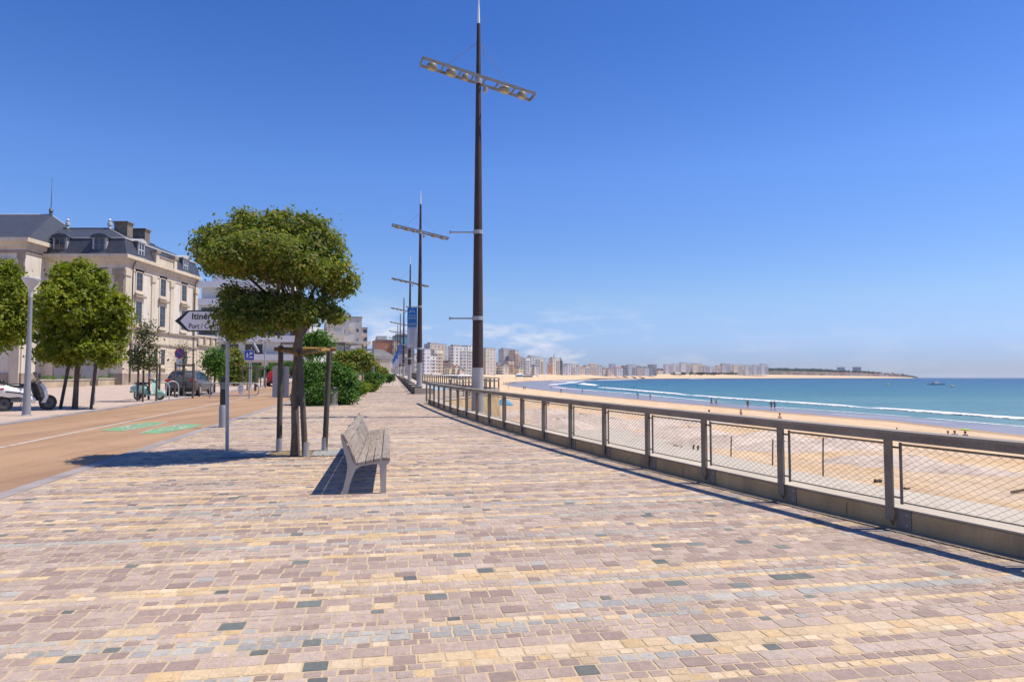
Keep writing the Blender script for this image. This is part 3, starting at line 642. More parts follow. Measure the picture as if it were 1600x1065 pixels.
# ------------------------------------------------------------------ lamp masts along the promenade
banner_blue = M('blue banner cloth', (.025, .19, .50), .7, .2, .8, .05); banner_white = M('pale banner cloth', (.60, .60, .66), .75, .06, 1, .05)
bannerdark = M('banner lettering', (.17, .19, .27), .7, 0, 1, 0); cream = M('lamp lens', (.42, .36, .25), .3, .15, 4)
def mast(label, loc, baseh, bar_rot, tilt, brackets=True, banner=False, detail=False, H=13.9):
    """loc: ground point; H: tip above the camera's eye"""
    r = thing('lamp_mast', label, 'lamp mast', loc, 0, 'lamp masts along the sea side')
    L = lambda z: EYE + z - loc[2]                        # local height of a height above the eye
    h0 = baseh; hs = h0 + 1.75; top = L(H); hw = L(H * .925)
    rad = lambda z: .205 - (.205 - .055) * max(0, (z - hs)) / (top - hs)
    MB().lathe([(.30, h0), (.30, h0 + .03), (.215, h0 + .05), (.205, hs - .02), (.21, hs)], n=24).build('base_sleeve', sleeve, r, smooth=True)
    MB().lathe([(.20, hs), (rad(hs + 3), hs + 3), (rad(hs + 7), hs + 7), (rad(hw), hw)], n=24).build('pole', rust, r, smooth=True)
    MB().lathe([(.05, hw), (.035, hw + .6), (.012, top)], n=12).build('tip', white, r, smooth=True)
    zb = L(10.78); arm = thing_part('crossbar', r, (0, 0, zb), bar_rot, tilt)
    m = MB(); half = 2.12
    for y in (-.31, .31): m.box((0, y, 0), (2 * half, .04, .10))
    for x in (-half, half): m.box((x, 0, 0), (.05, .57, .12))
    for x in (-1.35, -.7, -.22, .22, .7, 1.35): m.box((x, 0, 0), (.045, .57, .07))
    fr = link('crossbar', m.mesh('crossbar', M('crossbar zinc', (.20, .19, .175), .55, .2, 3)), r, (0, 0, zb)); fr.rotation_euler = (0, tilt, bar_rot)
    bpy.data.objects.remove(arm)
    for x, s_ in ((-1.72, .2), (-1.02, .2), (-.48, .14), (1.02, .22), (1.70, .19)):
        q = MB().lathe([(.03, .10), (s_ * .75, .07), (s_, -.01), (s_ * .95, -.10), (s_ * .7, -.125)], (x, 0, -.03), 16).build('spotlight', M('grey lamp housing', (.24, .225, .2), .5, .2, 5), fr, smooth=True)
        MB().lathe([(s_ * .66, -.175), (s_ * .64, -.16)], (x, 0, 0), 16).build('lens', cream, q)
    MB().lathe([(.07, -.14), (.09, -.06), (.09, .04), (.02, .06)], (.33, .05, -.22), 12).build('camera_dome', sleeve, fr, smooth=True)
    m = MB(); m.lathe([(rad(zb) + .03, zb - .16), (rad(zb) + .03, zb + .14)], n=16); m.build('collar', sleeve, r, smooth=True)
    c, s_ = math.cos(bar_rot), math.sin(bar_rot)
    for x in (-1.25, 1.2):
        MB().tube([(0, 0, L(12.2)), (x * c, x * s_, zb + .06 - x * math.tan(tilt))], .008, 5).build('stay', darksteel, r)
    if brackets:
        for zz in (L(5.18), L(2.08)):
            m = MB(); m.lathe([(rad(zz) + .022, zz - .07), (rad(zz) + .022, zz + .07)], n=16); m.tube([(-.15, 0, zz), (-1.0, 0, zz)], .028, 8); m.box((-1.0, 0, zz), (.05, .1, .1))
            m.build('banner_bracket', sleeve, r, smooth=True)
    if banner:
        za, zc = L(2.08) + .06, L(5.18) - .05; x0, x1 = -.92, -.2
        def sheet(z0, z1, nm, mt):
            V = []; n = 8; k = 10
            for j in range(n + 1):
                for i in range(k + 1):
                    x = x0 + (x1 - x0) * i / k; z = z0 + (z1 - z0) * j / n; yy = .03 * math.sin(4.5 * (z - za) + 1) * math.sin(math.pi * (i / k)) + .02 * math.sin(9 * x)
                    V.append((x, yy, z))
            F_q = [(j * (k + 1) + i, j * (k + 1) + i + 1, (j + 1) * (k + 1) + i + 1, (j + 1) * (k + 1) + i) for j in range(n) for i in range(k)]
            o = MB().add(V, F_q).build(nm, mt, r, smooth=True); md = o.modifiers.new('thickness', 'SOLIDIFY'); md.thickness = .004; return o
        zm = za + (zc - za) * .52
        lo = sheet(za, zm, 'banner_panel', banner_white); hi = sheet(zm, zc, 'banner_panel', banner_blue)
        if detail:
            for j in range(9):                               # lines of small print, and a white emblem over two title lines
                w = (.30, .42, .36, .44, .28, .40, .33, .42, .25)[j]
                MB().tube([(-.56 + w * q, -.056, zm - .12 - j * .15 + .012 * (-1) ** k) for k, q in enumerate(np.linspace(-.5, .5, 14))], .013, 4).build('text_line', bannerdark, lo)
            cz = zc - .3
            MB().tube([(-.74, -.06, cz - .1), (-.66, -.06, cz + .08), (-.6, -.06, cz - .02), (-.55, -.06, cz + .14), (-.5, -.06, cz - .02), (-.44, -.06, cz + .08), (-.38, -.06, cz - .1)], .02, 5).build('emblem', white, hi)
            for j, w in ((.62, .46), (.8, .52)):
                MB().tube([(-.56 + w * q, -.058, zc - j + .04 * (-1) ** k) for k, q in enumerate(np.linspace(-.5, .5, 12))], .022, 4).build('title_line', white, hi)
            for j in range(3): MB().tube([(x, -.058, zm + .12 + .07 * j + .02 * math.sin(14 * x + j)) for x in np.linspace(-.88, -.24, 12)], .008, 4).build('wave_line', white, hi)
    return r
def thing_part(n, p, loc, rz, t):
    o = bpy.data.objects.new(n, None); return o
P1 = (-1.22, 24.3); mast('tall brown lamp mast rising behind the near railing, closest and biggest of the masts', (P1[0], P1[1], gh(*P1) - .3), .3, math.radians(17), math.radians(10.5))
mp_ = [((655.5, 50.4), 'lamp mast at the plinth\'s near end, carrying the largest blue and white banner', True),
       ((640, 77.7), 'lamp mast without banner, second along the plinth, half behind the biggest banner', False),
       ((630.5, 110.7), 'lamp mast with the second largest banner hanging off its left side', True),
       ((625, 139), 'slim lamp mast just left of the second largest banner, far along the promenade', True),
       ((621.2, 166), 'distant lamp mast in front of the blue netted scaffold, last but one of the row', True),
       ((618.4, 193), 'most distant lamp mast of the row, over the heads of far strollers', True)]
for (px, d), lb, bn in mp_:
    x = (px - 800) / F * d; mast(lb, (x, d, gh(x, d)), .42, math.radians(16), math.radians(10.5), True, bn, d < 120)
# stone plinth under the row of masts, with dark timber seats
pl = thing('stone_plinth', 'long pale stone plinth carrying the row of lamp masts', 'plinth')
st2 = [2.0, 3.4]
tl = list(np.linspace(46.4, 200, 60))
for k in range(0, 59, 3):
    t0_, t1_ = tl[k], tl[min(k + 3, 59)] - .02
    MB().loft([[ST(1.72, t, -.1), ST(1.72, t, .40), ST(2.95, t, .40), ST(2.95, t, -.1)] for t in (t0_, t1_)]).build('plinth_block', concrete, pl)
for t in (47.6, 54, 61, 68, 75, 82, 90, 98, 110, 122):
    o = thing('plinth_seat', 'dark slab seat projecting from the stone plinth between lamp masts', 'seat', ST(1.75, t, 0), AX, 'slab seats along the stone plinth')
    MB().box((.1, 0, .46), (.75, 1.7, .08)).build('seat_slab', M('dark seat slab', (.13, .11, .10), .7, .2, 3), o); 
    for s_ in (-.6, .6): MB().box((-.12, s_, .21), (.1, .12, .42)).build('bracket', darksteel, o)
seats = [o for o in COL.objects if o.name.startswith('plinth_seat')]
for o, w in zip(seats, ('nearest the camera, beside the mast with the largest banner', 'second from the near end of the plinth', 'third from the near end of the plinth', 'fourth from the near end of the plinth', 'fifth from the near end of the plinth', 'sixth from the near end of the plinth', 'seventh from the near end of the plinth', 'eighth from the near end', 'ninth from the near end', 'farthest along the plinth')):
    o['label'] = 'dark slab seat on stone plinth, ' + w
# second railing round the platform beyond
r2 = thing('railing', 'distant grey railing of close posts round the platform behind the nearest mast', 'railing')
path = [ST(3.6, 40.6), ST(7.9, 49.4), ST(5.7, 66), ST(3.9, 80.6), ST(4.1, 110), ST(4.3, 140)]
MB().loft([[p + Vector((q[0], 0, q[1])) for q in ((-.08, 1.02), (-.08, 1.08), (.08, 1.08), (.08, 1.02))] for p in path]).build('handrail', hr, r2)
for a, b_ in zip(path, path[1:]):
    n = max(1, int((b_ - a).length / 1.05))
    for k in range(n):
        p = a.lerp(b_, k / n); o = MB().box((0, 0, .51), (.10, .06, 1.02)).build('post', darksteel, r2); o.location = p
    MB().loft([[p + Vector((q[0], 0, q[1])) for q in ((-.02, .05), (-.02, .32), (.02, .32), (.02, .05))] for p in (a, b_)]).build('kick_plate', M('beige kick plate', (.38, .33, .27), .8), r2)
    MB().loft([[p + Vector((q[0], 0, q[1])) for q in ((-.02, .8), (-.02, .88), (.02, .88), (.02, .8))] for p in (a, b_)]).build('rail_bar', darksteel, r2)
struct(strip('play_surface', [[ST(3.0, t, .012) for t in (56, 66, 78)], [ST(4.0 if t > 70 else 5.2, t, .012) for t in (56, 66, 78)]], M('blue play surface', (.28, .42, .55), .8, .1)))

# ------------------------------------------------------------------ bench
nb = G(537, 772); bs, bt = st(nb.x, nb.y)
bench = thing('bench', 'long silvered timber bench on cast grey legs, facing the sea', 'bench', ST(bs, bt), AX)
BL = 5.55; sx_ = [0.03, 1.85, 3.65, 5.45]
seat_prof = [(.185, .405), (.285, .43), (.385, .452), (.475, .468)]
def slat(mb, x, z, w, th, ang, y0, y1): mb.box((x, (y0 + y1) / 2, z), (w, y1 - y0, th), ry=ang)
rs = random.Random(2)
def grain(name, col):
    m, nt, b, t = base(name); v = t.outputs['Object']
    mp = nt.nodes.new('ShaderNodeMapping'); mp.inputs['Scale'].default_value = (28, .9, 28); nt.links.new(v, mp.inputs[0])
    g = noise(nt, mp.outputs[0], 2.2, 6, .7)
    c = ramp(nt, g, [(.33, tuple(x * .42 for x in col)), (.5, col), (.68, tuple(x * 1.25 for x in col))])
    c = mixc(nt, 1., c, ramp(nt, noise(nt, v, 2.2, 5, .65), [(.3, (.74, .72, .70)), (.65, (1.08,) * 3)]), 'MULTIPLY')
    nt.links.new(c, b.inputs['Base Color']); b.inputs['Roughness'].default_value = .85; bump(nt, b, g, .004); return m
woods = [grain('silvered timber %s' % n, c) for n, c in (('pale', (.33, .285, .245)), ('mid', (.27, .235, .20)), ('warm', (.31, .255, .21)))]
for i, (x, z) in enumerate([(.225, .415), (.335, .438), (.445, .462), (.56, .468)]):     # seat boards, butt-jointed at staggered places
    cuts = [-.02, (1.85, 3.65, 1.85, 3.65)[i], BL]
    for a, b_ in zip(cuts, cuts[1:]):
        MB().box((x, (a + b_) / 2, z + rs.uniform(-.002, .002)), (.108 if i == 3 else .092, b_ - a - .006, .034), ry=(-.22, -.2, -.14, .12)[i]).build('seat_board', rs.choice(woods), bench, bev=.004)
back = [(.135, .47, 1.25), (.075, .60, 1.17), (.01, .745, 1.08)]
for i, (x, z, a_) in enumerate(back):
    cuts = [-.02, (3.65, 1.85, 3.65)[i], BL]
    for a, b_ in zip(cuts, cuts[1:]):
        MB().box((x, (a + b_) / 2, z), (.132, b_ - a - .006, .032), ry=a_).build('back_board', rs.choice(woods), bench, bev=.004)
for y in sx_:
    m = MB()
    out = [(-.03, .0), (.05, .0), (.10, .20), (.155, .33), (.22, .372), (.38, .40), (.455, .395), (.475, .36), (.49, 0), (.565, 0), (.565, .38), (.62, .435), (.60, .448), (.5, .447), (.4, .428), (.25, .40), (.17, .385), (.13, .42), (.075, .56), (.015, .70), (-.02, .815), (-.055, .81), (-.035, .68), (.02, .50), (.045, .38), (.03, .24)]
    m.prism(out, y - .025, y + .035, 'XZ'); m.build('bench_leg', castal, bench)

# ------------------------------------------------------------------ foliage
def rnd_dirs(rng, n):
    v = rng.normal(size=(n, 3)); return v / np.linalg.norm(v, axis=1, keepdims=True)
def leaves(name, blobs, n, size, mat, parent=None, seed=1, clump=.16, shell=(.72, 1.02), per=22, up=.55, asp=.45, kind=None, cut=None):
    rng = np.random.default_rng(seed); B = np.array(blobs, float)
    ar = (B[:, 3] * B[:, 4] + B[:, 4] * B[:, 5] + B[:, 3] * B[:, 5]); nc = max(1, n // per)
    pick = rng.choice(len(B), nc, p=ar / ar.sum()); d = rnd_dirs(rng, nc)
    r = rng.uniform(shell[0], shell[1], nc)[:, None]; ctr = B[pick, :3] + d * B[pick, 3:6] * r
    if cut is not None: ctr[:, 2] = np.maximum(ctr[:, 2], cut)
    ctr = np.repeat(ctr, per, 0); dd = np.repeat(d, per, 0); N = len(ctr)
    cs = np.repeat(rng.uniform(.6, 1.3, nc), per)[:, None]
    pos = ctr + rng.normal(size=(N, 3)) * clump * cs * np.array([1, 1, .75])
    nrm = dd * .5 + np.array([0, 0, up]) + rng.normal(size=(N, 3)) * .55; nrm /= np.linalg.norm(nrm, axis=1, keepdims=True)
    a = np.cross(nrm, rnd_dirs(rng, N)); a /= np.linalg.norm(a, axis=1, keepdims=True) + 1e-9; b = np.cross(nrm, a)
    s = (size * rng.uniform(.5, 1.5, N))[:, None]; w = s * asp
    V = np.stack([pos - a * s * .5, pos - b * w * .5 + nrm * s * .06, pos + a * s * .5, pos + b * w * .5 + nrm * s * .06], 1).reshape(-1, 3)
    o = raw(name, V, np.arange(4 * N), np.full(N, 4), mat, parent)
    return o
def branches(mb, start, tips, r0, rng, n=6):
    for t in tips:
        a = Vector(start); b_ = Vector(t); m1_ = a.lerp(b_, .35) + Vector((rng.uniform(-.1, .1), rng.uniform(-.1, .1), .12)); m2_ = a.lerp(b_, .7) + Vector((rng.uniform(-.1, .1), rng.uniform(-.1, .1), .1))
        mb.tube([a, m1_, m2_, b_], [r0, r0 * .7, r0 * .45, r0 * .18], n)
        for k in range(3):
            q = m2_.lerp(b_, rng.random()); mb.tube([q, q + Vector((rng.uniform(-.3, .3), rng.uniform(-.3, .3), rng.uniform(.02, .35)))], [r0 * .3, r0 * .1], 4, False)
olive = leafmat('dark evergreen leaf', [(.065, .105, .022), (.105, .16, .026), (.17, .22, .032), (.24, .27, .05), (.29, .21, .07), (.135, .19, .03)], .42)
bright = leafmat('bright yellow green leaf', [(.12, .165, .012), (.19, .225, .016), (.25, .27, .022), (.15, .20, .015), (.30, .29, .035)], .42)
hedgeleaf = leafmat('hedge leaf', [(.035, .095, .018), (.06, .14, .022), (.085, .18, .03), (.12, .22, .04)], .35)
limeleaf = leafmat('lime shrub leaf', [(.12, .19, .02), (.17, .24, .025), (.22, .27, .03)], .4)
greyleaf = leafmat('grey green leaf', [(.06, .075, .03), (.085, .10, .035), (.11, .115, .05)], .3)
midleaf = leafmat('fresh green leaf', [(.06, .14, .02), (.085, .18, .03), (.12, .22, .04)], .4)

# the big clipped tree in the foreground
tb = G(461, 712); k_ = tb.y / F
tree = thing('evergreen_tree', 'large dark evergreen street tree with two flat clipped tiers, held by three stakes', 'tree', tb)
def bl(px, py, rx, ry, dy=0, ry2=None):
    return ((px - 461) * k_, dy, (712 - py) * k_, rx * k_, (ry2 or rx) * k_, ry * k_)
blobs = [bl(352, 388, 44, 30, -.3), bl(400, 362, 52, 30, .1), bl(447, 362, 50, 32, .25), bl(486, 390, 44, 36, .1), bl(523, 430, 29, 25, 0), bl(420, 402, 70, 28, -.5), bl(480, 425, 52, 24, -.35), bl(350, 412, 40, 20, .2), bl(440, 415, 72, 24, .45), bl(515, 452, 24, 14, .2),
         bl(390, 415, 48, 18, -.8), bl(322, 395, 22, 26, .2), bl(478, 378, 46, 30, .3),
         bl(376, 478, 29, 23, -.1), bl(398, 498, 44, 27, -.5), bl(430, 494, 44, 26, -.2), bl(468, 490, 34, 22, -.3), bl(498, 482, 24, 15, 0), bl(363, 460, 20, 10, -.2), bl(375, 520, 22, 16, -.3), bl(366, 521, 14, 9, -.2), bl(330, 372, 12, 9, .1), bl(375, 338, 14, 9, 0), bl(432, 332, 16, 8, .1), bl(500, 352, 12, 10, 0), bl(546, 445, 10, 9, 0), bl(302, 402, 8, 8, .1), bl(470, 340, 12, 9, .2), bl(522, 495, 12, 6, 0), bl(425, 470, 50, 14, .3), bl(515, 492, 14, 10, .1)]
leaves('crown', blobs, 66000, .072, olive, tree, 3, clump=.08, shell=(.62, 1.1), per=18, asp=.55)
m = MB(); rg = random.Random(6)
pp_ = [(0, 0, -.1), (.0, .0, .4), (-.03, .02, 1.1), (.0, .02, 1.75), (.03, 0, 2.2), (.07, .0, 2.55)]
m.tube(pp_, [.10, .078, .07, .072, .085, .07], 12)
fork = (.07, 0, 2.5)
branches(m, (.05, 0, 2.3), [bl(*q)[:3] for q in ((340, 395, 1, 1), (400, 375, 1, 1, .3), (455, 365, 1, 1, -.3), (495, 400, 1, 1, .2), (530, 435, 1, 1), (420, 400, 1, 1, .8), (470, 420, 1, 1, -.8), (510, 450, 1, 1, .5))], .055, rg)
branches(m, (.05, 0, 2.42), [bl(*q)[:3] for q in ((345, 478, 1, 1), (380, 495, 1, 1, -.5), (430, 490, 1, 1, .5), (500, 485, 1, 1), (520, 470, 1, 1, .3))], .04, rg)
for i in range(70):                                          # bare twigs under the upper tier
    a = Vector(bl(rg.uniform(400, 500), rg.uniform(452, 478), 1, 1, rg.uniform(-.6, .6))[:3]); d = Vector((a.x * rg.uniform(.2, .7), a.y * .5 + rg.uniform(-.15, .15), rg.uniform(.05, .4)))
    m.tube([a, a + d * .5 + Vector((0, 0, .04)), a + d], [.012, .008, .003], 4, False)
m.build('trunk', bark, tree, smooth=True)
# its three stakes tied by lichen-covered rails
tg = thing('tree_stakes', 'three round timber stakes with yellow lichened top rails around the big tree', 'tree support', tb)
stk = []
for px, py, ht in ((436, 706, 541), (478, 713, 549), (507, 704, 541)):
    p = G(px, py) - tb; k2 = (p.y + tb.y) / F; h = (py - ht) * k2; stk.append((p, h))
    dx = {436: 0, 478: -.16, 507: .08}[px]
    sk = MB().tube([p + Vector((0, 0, -.2)), p + Vector((dx * .5, 0, h * .5)), p + Vector((dx, 0, h))], [.058, .054, .05], 12).build('stake', stakewood, tg, smooth=True)
    MB().lathe([(.064, -.02), (.063, .28)], p, 12).build('metal_foot', steel, sk, smooth=True)
tops = [p + Vector((({0: 0, 1: -.16, 2: .08}[i]), 0, h - .12)) for i, (p, h) in enumerate(stk)]
for a, b_ in ((0, 1), (1, 2), (2, 0)):
    d = (tops[b_] - tops[a]).normalized() * .13; d.z = 0
    MB().tube([tops[a] - d + Vector((0, 0, .05)), tops[a].lerp(tops[b_], .5) + Vector((0, 0, .052)), tops[b_] + d + Vector((0, 0, .05))], [.044, .042, .04], 10).build('top_rail', lichen, tg, smooth=True)
pn = thing('notice_panel', 'blank grey metal panel seen from the back, fixed to the left tree stake', 'panel', tb + stk[0][0] + Vector((0, .09, 0)), .12)
MB().box((-.02, 0, 1.44), (.33, .02, .62)).build('panel', M('panel back', (.50, .49, .50), .5, .05, 2, .1), pn, bev=.004)
for z in (1.25, 1.6): MB().box((-.0, -.02, z), (.14, .012, .04)).build('clamp', steel, pn)

# ------------------------------------------------------------------ direction sign
sb_ = G(355, 708); ks = sb_.y / F
sg = thing('direction_sign', 'white arrow sign with black border on a grey post pointing left behind the big tree', 'direction sign', sb_)
MB().tube([(0, 0, -.1), (-2 * ks, 0, 95 * ks), (-4 * ks, 0, 222 * ks)], .034, 12).build('post', steel, sg, smooth=True)
MB().lathe([(.06, .003), (.06, .02), (.04, .03)], n=12).build('base_collar', steel, sg, smooth=True)
X = lambda px: (px - 355) * ks
Zs = lambda py: (708 - py) * ks
zc = Zs(502.5); hh = 16.6 * ks; x0, x1 = X(271), X(402)
out = [(x0, zc), (x0 + .262, zc + hh), (x1, zc + hh), (x1, zc - hh), (x0 + .262, zc - hh)]
MB().prism(out, -.075, -.055, 'XZ').build('border', M('sign black', (.015, .015, .017), .4, .1), sg)
ih = hh - .026
MB().prism([(x0 + .115, zc), (x0 + .29, zc + ih), (x1 - .04, zc + ih), (x1 - .04, zc - ih), (x0 + .29, zc - ih)], -.079, -.0755, 'XZ').build('face', M('sign white', (.93, .91, .91), .4, .02, fine=0), sg)
lett = M('sign lettering', (.02, .02, .022), .5, 0, 1, 0)
text('Itin\u00e9raire', .178, lett, 'lettering', sg, (X(297.5), -.083, Zs(500)), (math.radians(90), 0, 0), .0035, 1.02)
text('Port / Centre', .152, lett, 'lettering', sg, (X(293), -.083, Zs(514.6)), (math.radians(90), 0, 0), .001, .80)
for z in (zc - .1, zc + .1): MB().box((-3.7 * ks, -.045, z), (.12, .025, .03)).build('clamp', steel, sg)

# ------------------------------------------------------------------ the stone mansion across the road
stone = M('pale limestone wall', (.64, .55, .42), .9, .1, .6, .12, 30, .002, stain=(.36, .29, .23))
render_ = M('light rendered wall', (.67, .615, .53), .9, .07, .5, .1, 40, .001, stain=(.45, .38, .32))
stonedark = M('weathered stone trim', (.36, .29, .23), .9, .2, 1.2, .2, 30, .002, stain=(.2, .16, .13))
slate = M('slate roof', (.060, .066, .082), .5, .22, 2.2, .35, 25, .004)
zinc = M('zinc flashing', (.50, .50, .50), .45, .1, 2)
wingl = glass(); frame_ = M('painted window frame', (.17, .155, .14), .6, .1, 3); dormf = M('dormer frame grey', (.42, .43, .46), .6, .1, 3)
YC = 60.; XF = -34.25; YF = 73.9; XE = -42.2; ZG = .75
ZC = 12.5
man = thing('mansion', 'three storey pale stone mansion wing with slate mansard roof, dormers and two chimneys', 'house', (XF, YC, ZG))
lz = lambda z: z - ZG
W_, D_ = XF - XE, YF - YC                                   # local: x from -W_ to 0, y from 0 to D_
MB().box((-W_ / 2, D_ / 2, lz(ZC) / 2 - .3), (W_, D_, lz(ZC) + .6)).build('wall', render_, man)
def ring(m, z0, z1, o, w=None):                             # band of trim round the two visible sides, o proud
    m.box((-W_ / 2, -o / 2, (z0 + z1) / 2), (W_ + 2 * o, o, z1 - z0)); m.box((o / 2, D_ / 2, (z0 + z1) / 2), (o, D_ + 2 * o, z1 - z0 - .004))
def band(name, z0, z1, o, mt): 
    m = MB(); m.prism([(-W_ , -o), (o, -o), (o, D_ + .02), (.003, D_ + .02), (.003, -.003), (-W_, -.003)], lz(z0), lz(z1)); m.build(name, mt, man)
band('base_course', ZG - .3, 2.0, .12, stonedark); band('ground_floor_facing', 2.0, 4.7, .10, stone); band('ledge', 4.7, 4.86, .2, stonedark)
band('parapet_band', 4.86, 5.92, .07, stone); band('string_course', 5.92, 6.08, .24, stonedark)
band('frieze', 11.25, 11.85, .06, stone); band('cornice', 11.85, 12.2, .22, stone); band('cornice', 12.2, 12.5, .48, stone)
for y0 in np.arange(.5, D_, 1.7): pass
for i, z in enumerate(np.arange(2.35, 4.6, .36)):            # rustication joints
    MB().box((.101, D_ / 2, lz(z)), (.008, D_, .025)).build('stone_joint', stonedark, man)
for y_, w_ in ((.42, .8), (4.75, .55), (8.3, .55), (D_ - .42, .8)):
    MB().box((.05, y_, lz(8.4)), (.1, w_, 4.6)).build('pilaster', stone, man); MB().box((.09, y_, lz(10.95)), (.18, w_ + .2, .55), 0, 1.15).build('capital', stone, man)
for x_, w_ in ((-.45, .85), (-W_ + .4, .75)):
    MB().box((x_, -.06, lz(8.4)), (w_, .12, 4.6)).build('pilaster', stonedark, man); MB().box((x_, -.1, lz(10.95)), (w_ + .2, .2, .55), 0, 1.1).build('capital', stonedark, man)
def window(par, c, w, h, face, hood=False, sill=True, fr=frame_, bars=3):
    """c: centre of the opening on the wall plane; face 'X' or 'Y'"""
    f = (lambda u, o, z: (c[0] + o, c[1] + u, c[2] + z)) if face == 'X' else (lambda u, o, z: (c[0] + u, c[1] - o, c[2] + z))
    d = (lambda a, o, z: (o, a, z)) if face == 'X' else (lambda a, o, z: (a, o, z))
    m = MB(); m.box(f(-w / 2 - .09, .03, 0), d(.18, .06, h + .36)); m.box(f(w / 2 + .09, .03, 0), d(.18, .06, h + .36)); m.box(f(0, .03, h / 2 + .09), d(w, .06, .18)); m.box(f(0, .03, -h / 2 - .09), d(w, .06, .18))
    wn_ = m.build('window', stone, par)
    MB().box(f(0, .004, 0), d(w, .006, h)).build('pane', wingl, wn_)
    m = MB()
    for u in (-w / 2 + .03, 0, w / 2 - .03): m.box(f(u, .018, 0), d(.06, .02, h))
    for k in range(bars + 1): m.box(f(0, .016, -h / 2 + .03 + (h - .06) * k / bars), d(w - .06, .016, .05))
    m.build('sash', fr, wn_)
    if sill: MB().box(f(0, .10, -h / 2 - .26), d(w + .5, .20, .14)).build('sill', stone, wn_)
    if hood: MB().box(f(0, .14, h / 2 + .48), d(w + .75, .28, .2)).build('hood', stonedark, wn_); MB().box(f(0, .03, h / 2 + .27), d(w + .3, .05, .2)).build('hood_panel', stone, wn_)
for y_ in (2.35, 6.6, 10.9):
    window(man, (0, y_, lz(10.45)), 1.02, 1.75, 'X'); window(man, (0, y_, lz(7.55)), 1.02, 2.0, 'X', True)
for y_ in (1.9, 5.3, 6.7, 10.0, 11.3): window(man, (.10, y_, lz(3.6)), .75, 1.5, 'X', bars=2)
for x_ in (-2.15, -5.9): window(man, (x_, 0, lz(10.2)), 1.02, 1.9, 'Y'); window(man, (x_, 0, lz(7.5)), 1.02, 2.0, 'Y', True)
for x_ in (-1.7, -4.2, -6.5):                                # panelled piers at street level
    MB().box((x_, -.16, lz(2.8)), (1.1, .12, 3.6)).build('pier', stone, man)
for x_ in (-2.95, -5.35): MB().box((x_, -.13, lz(2.7)), (1.0, .05, 3.2)).build('blind_panel', M('grey door panel', (.38, .37, .37), .7, .1), man)
for y_ in (.95, D_ - .9): MB().tube([(.2, y_, lz(1.2)), (.2, y_, lz(11.6)), (.45, y_, lz(12.1))], .06, 8).build('downpipe', M('brown downpipe', (.12, .09, .075), .6, .2), man, smooth=True)
# mansard
o_ = .32
def rect(o, z, o2=None): return [(-W_ - .0, -o, z), (o, -o, z), (o, D_ + .1, z), (-W_, D_ + .1, z)]
rf = MB().loft([rect(.34, lz(12.5)), rect(.25, lz(12.6)), rect(-.28, lz(14.0))]).build('roof', slate, man)
MB().loft([rect(-.20, lz(14.0)), rect(-.20, lz(14.12)), rect(-.32, lz(14.14)), rect(-.34, lz(14.02))]).build('roof_break', zinc, rf)
MB().loft([rect(-.30, lz(14.1)), [(-W_, -3.6 + 7.2, lz(15.6)), (-3.6, 3.6, lz(15.6)), (-3.6, D_ - 2.2, lz(15.6)), (-W_, D_ - 2.2, lz(15.6))]]).build('upper_roof', slate, rf)
MB().tube([(-.3, .3, lz(14.12)), (-3.6, 3.6, lz(15.63))], .05, 6).build('hip_flashing', zinc, rf)
MB().tube([(-W_, 3.6, lz(15.63)), (-3.6, 3.6, lz(15.63)), (-3.6, D_ - 2.2, lz(15.63))], .07, 6).build('ridge_cap', slate, rf)
for p in ((-3.6, 3.6, lz(15.6)), (-.0 - W_ + .4, 3.6, lz(15.6))): MB().lathe([(.16, 0), (.12, .25), (.2, .32), (.2, .55), (.1, .62), (.16, .78), (.05, .95)], p, 12).build('finial', zinc, rf, smooth=True)
def dormer(c, face):
    d = thing_at = MB()
    f = (lambda a, o, z: (c[0] + o, c[1] + a, c[2] + z)) if face == 'X' else (lambda a, o, z: (c[0] + a, c[1] - o, c[2] + z))
    prof = [(-.62, 0), (.62, 0), (.62, 1.42), (.42, 1.58), (0, 1.66), (-.42, 1.58), (-.62, 1.42)]
    m = MB(); n = len(prof); V = [f(a, 0, z) for a, z in prof] + [f(a, -1.3, z) for a, z in prof]
    m.add(V, [tuple(range(n)), tuple(range(2 * n - 1, n - 1, -1))] + [(i, (i + 1) % n, n + (i + 1) % n, n + i) for i in range(n)])
    q = m.build('dormer', dormf if face == 'Y' else M('dormer cheek slate', (.11, .115, .13), .5, .2, 3), man)
    top = [(-.78, 1.38), (.78, 1.38), (.78, 1.47), (.5, 1.66), (0, 1.76), (-.5, 1.66), (-.78, 1.47)]
    m = MB(); V = [f(a, .14, z) for a, z in top] + [f(a, -1.35, z) for a, z in top]
    m.add(V, [tuple(range(n)), tuple(range(2 * n - 1, n - 1, -1))] + [(i, (i + 1) % n, n + (i + 1) % n, n + i) for i in range(n)]); m.build('dormer_roof', slate if face == 'Y' else zinc, q)
    dd = (lambda a, o, z: (o, a, z)) if face == 'X' else (lambda a, o, z: (a, o, z))
    MB().box(f(0, .012, .70), dd(.84, .02, 1.2)).build('pane', wingl, q)
    m = MB()
    for a in (-.44, 0, .44): m.box(f(a, .03, .70), dd(.07, .035, 1.27))
    for z in (.08, .7, 1.32): m.box(f(0, .028, z), dd(.86, .03, .06))
    m.build('sash', M('white window frame', (.68, .68, .68), .6, .05) if face == 'X' else frame_, q)
    MB().box(f(0, .06, -.02), dd(1.45, .16, .1)).build('sill', zinc, q)
for y_ in (2.35, 10.9): dormer((.10, y_, lz(12.62)), 'X')
for x_ in (-2.25, -5.75): dormer((x_, -.10, lz(12.62)), 'Y')
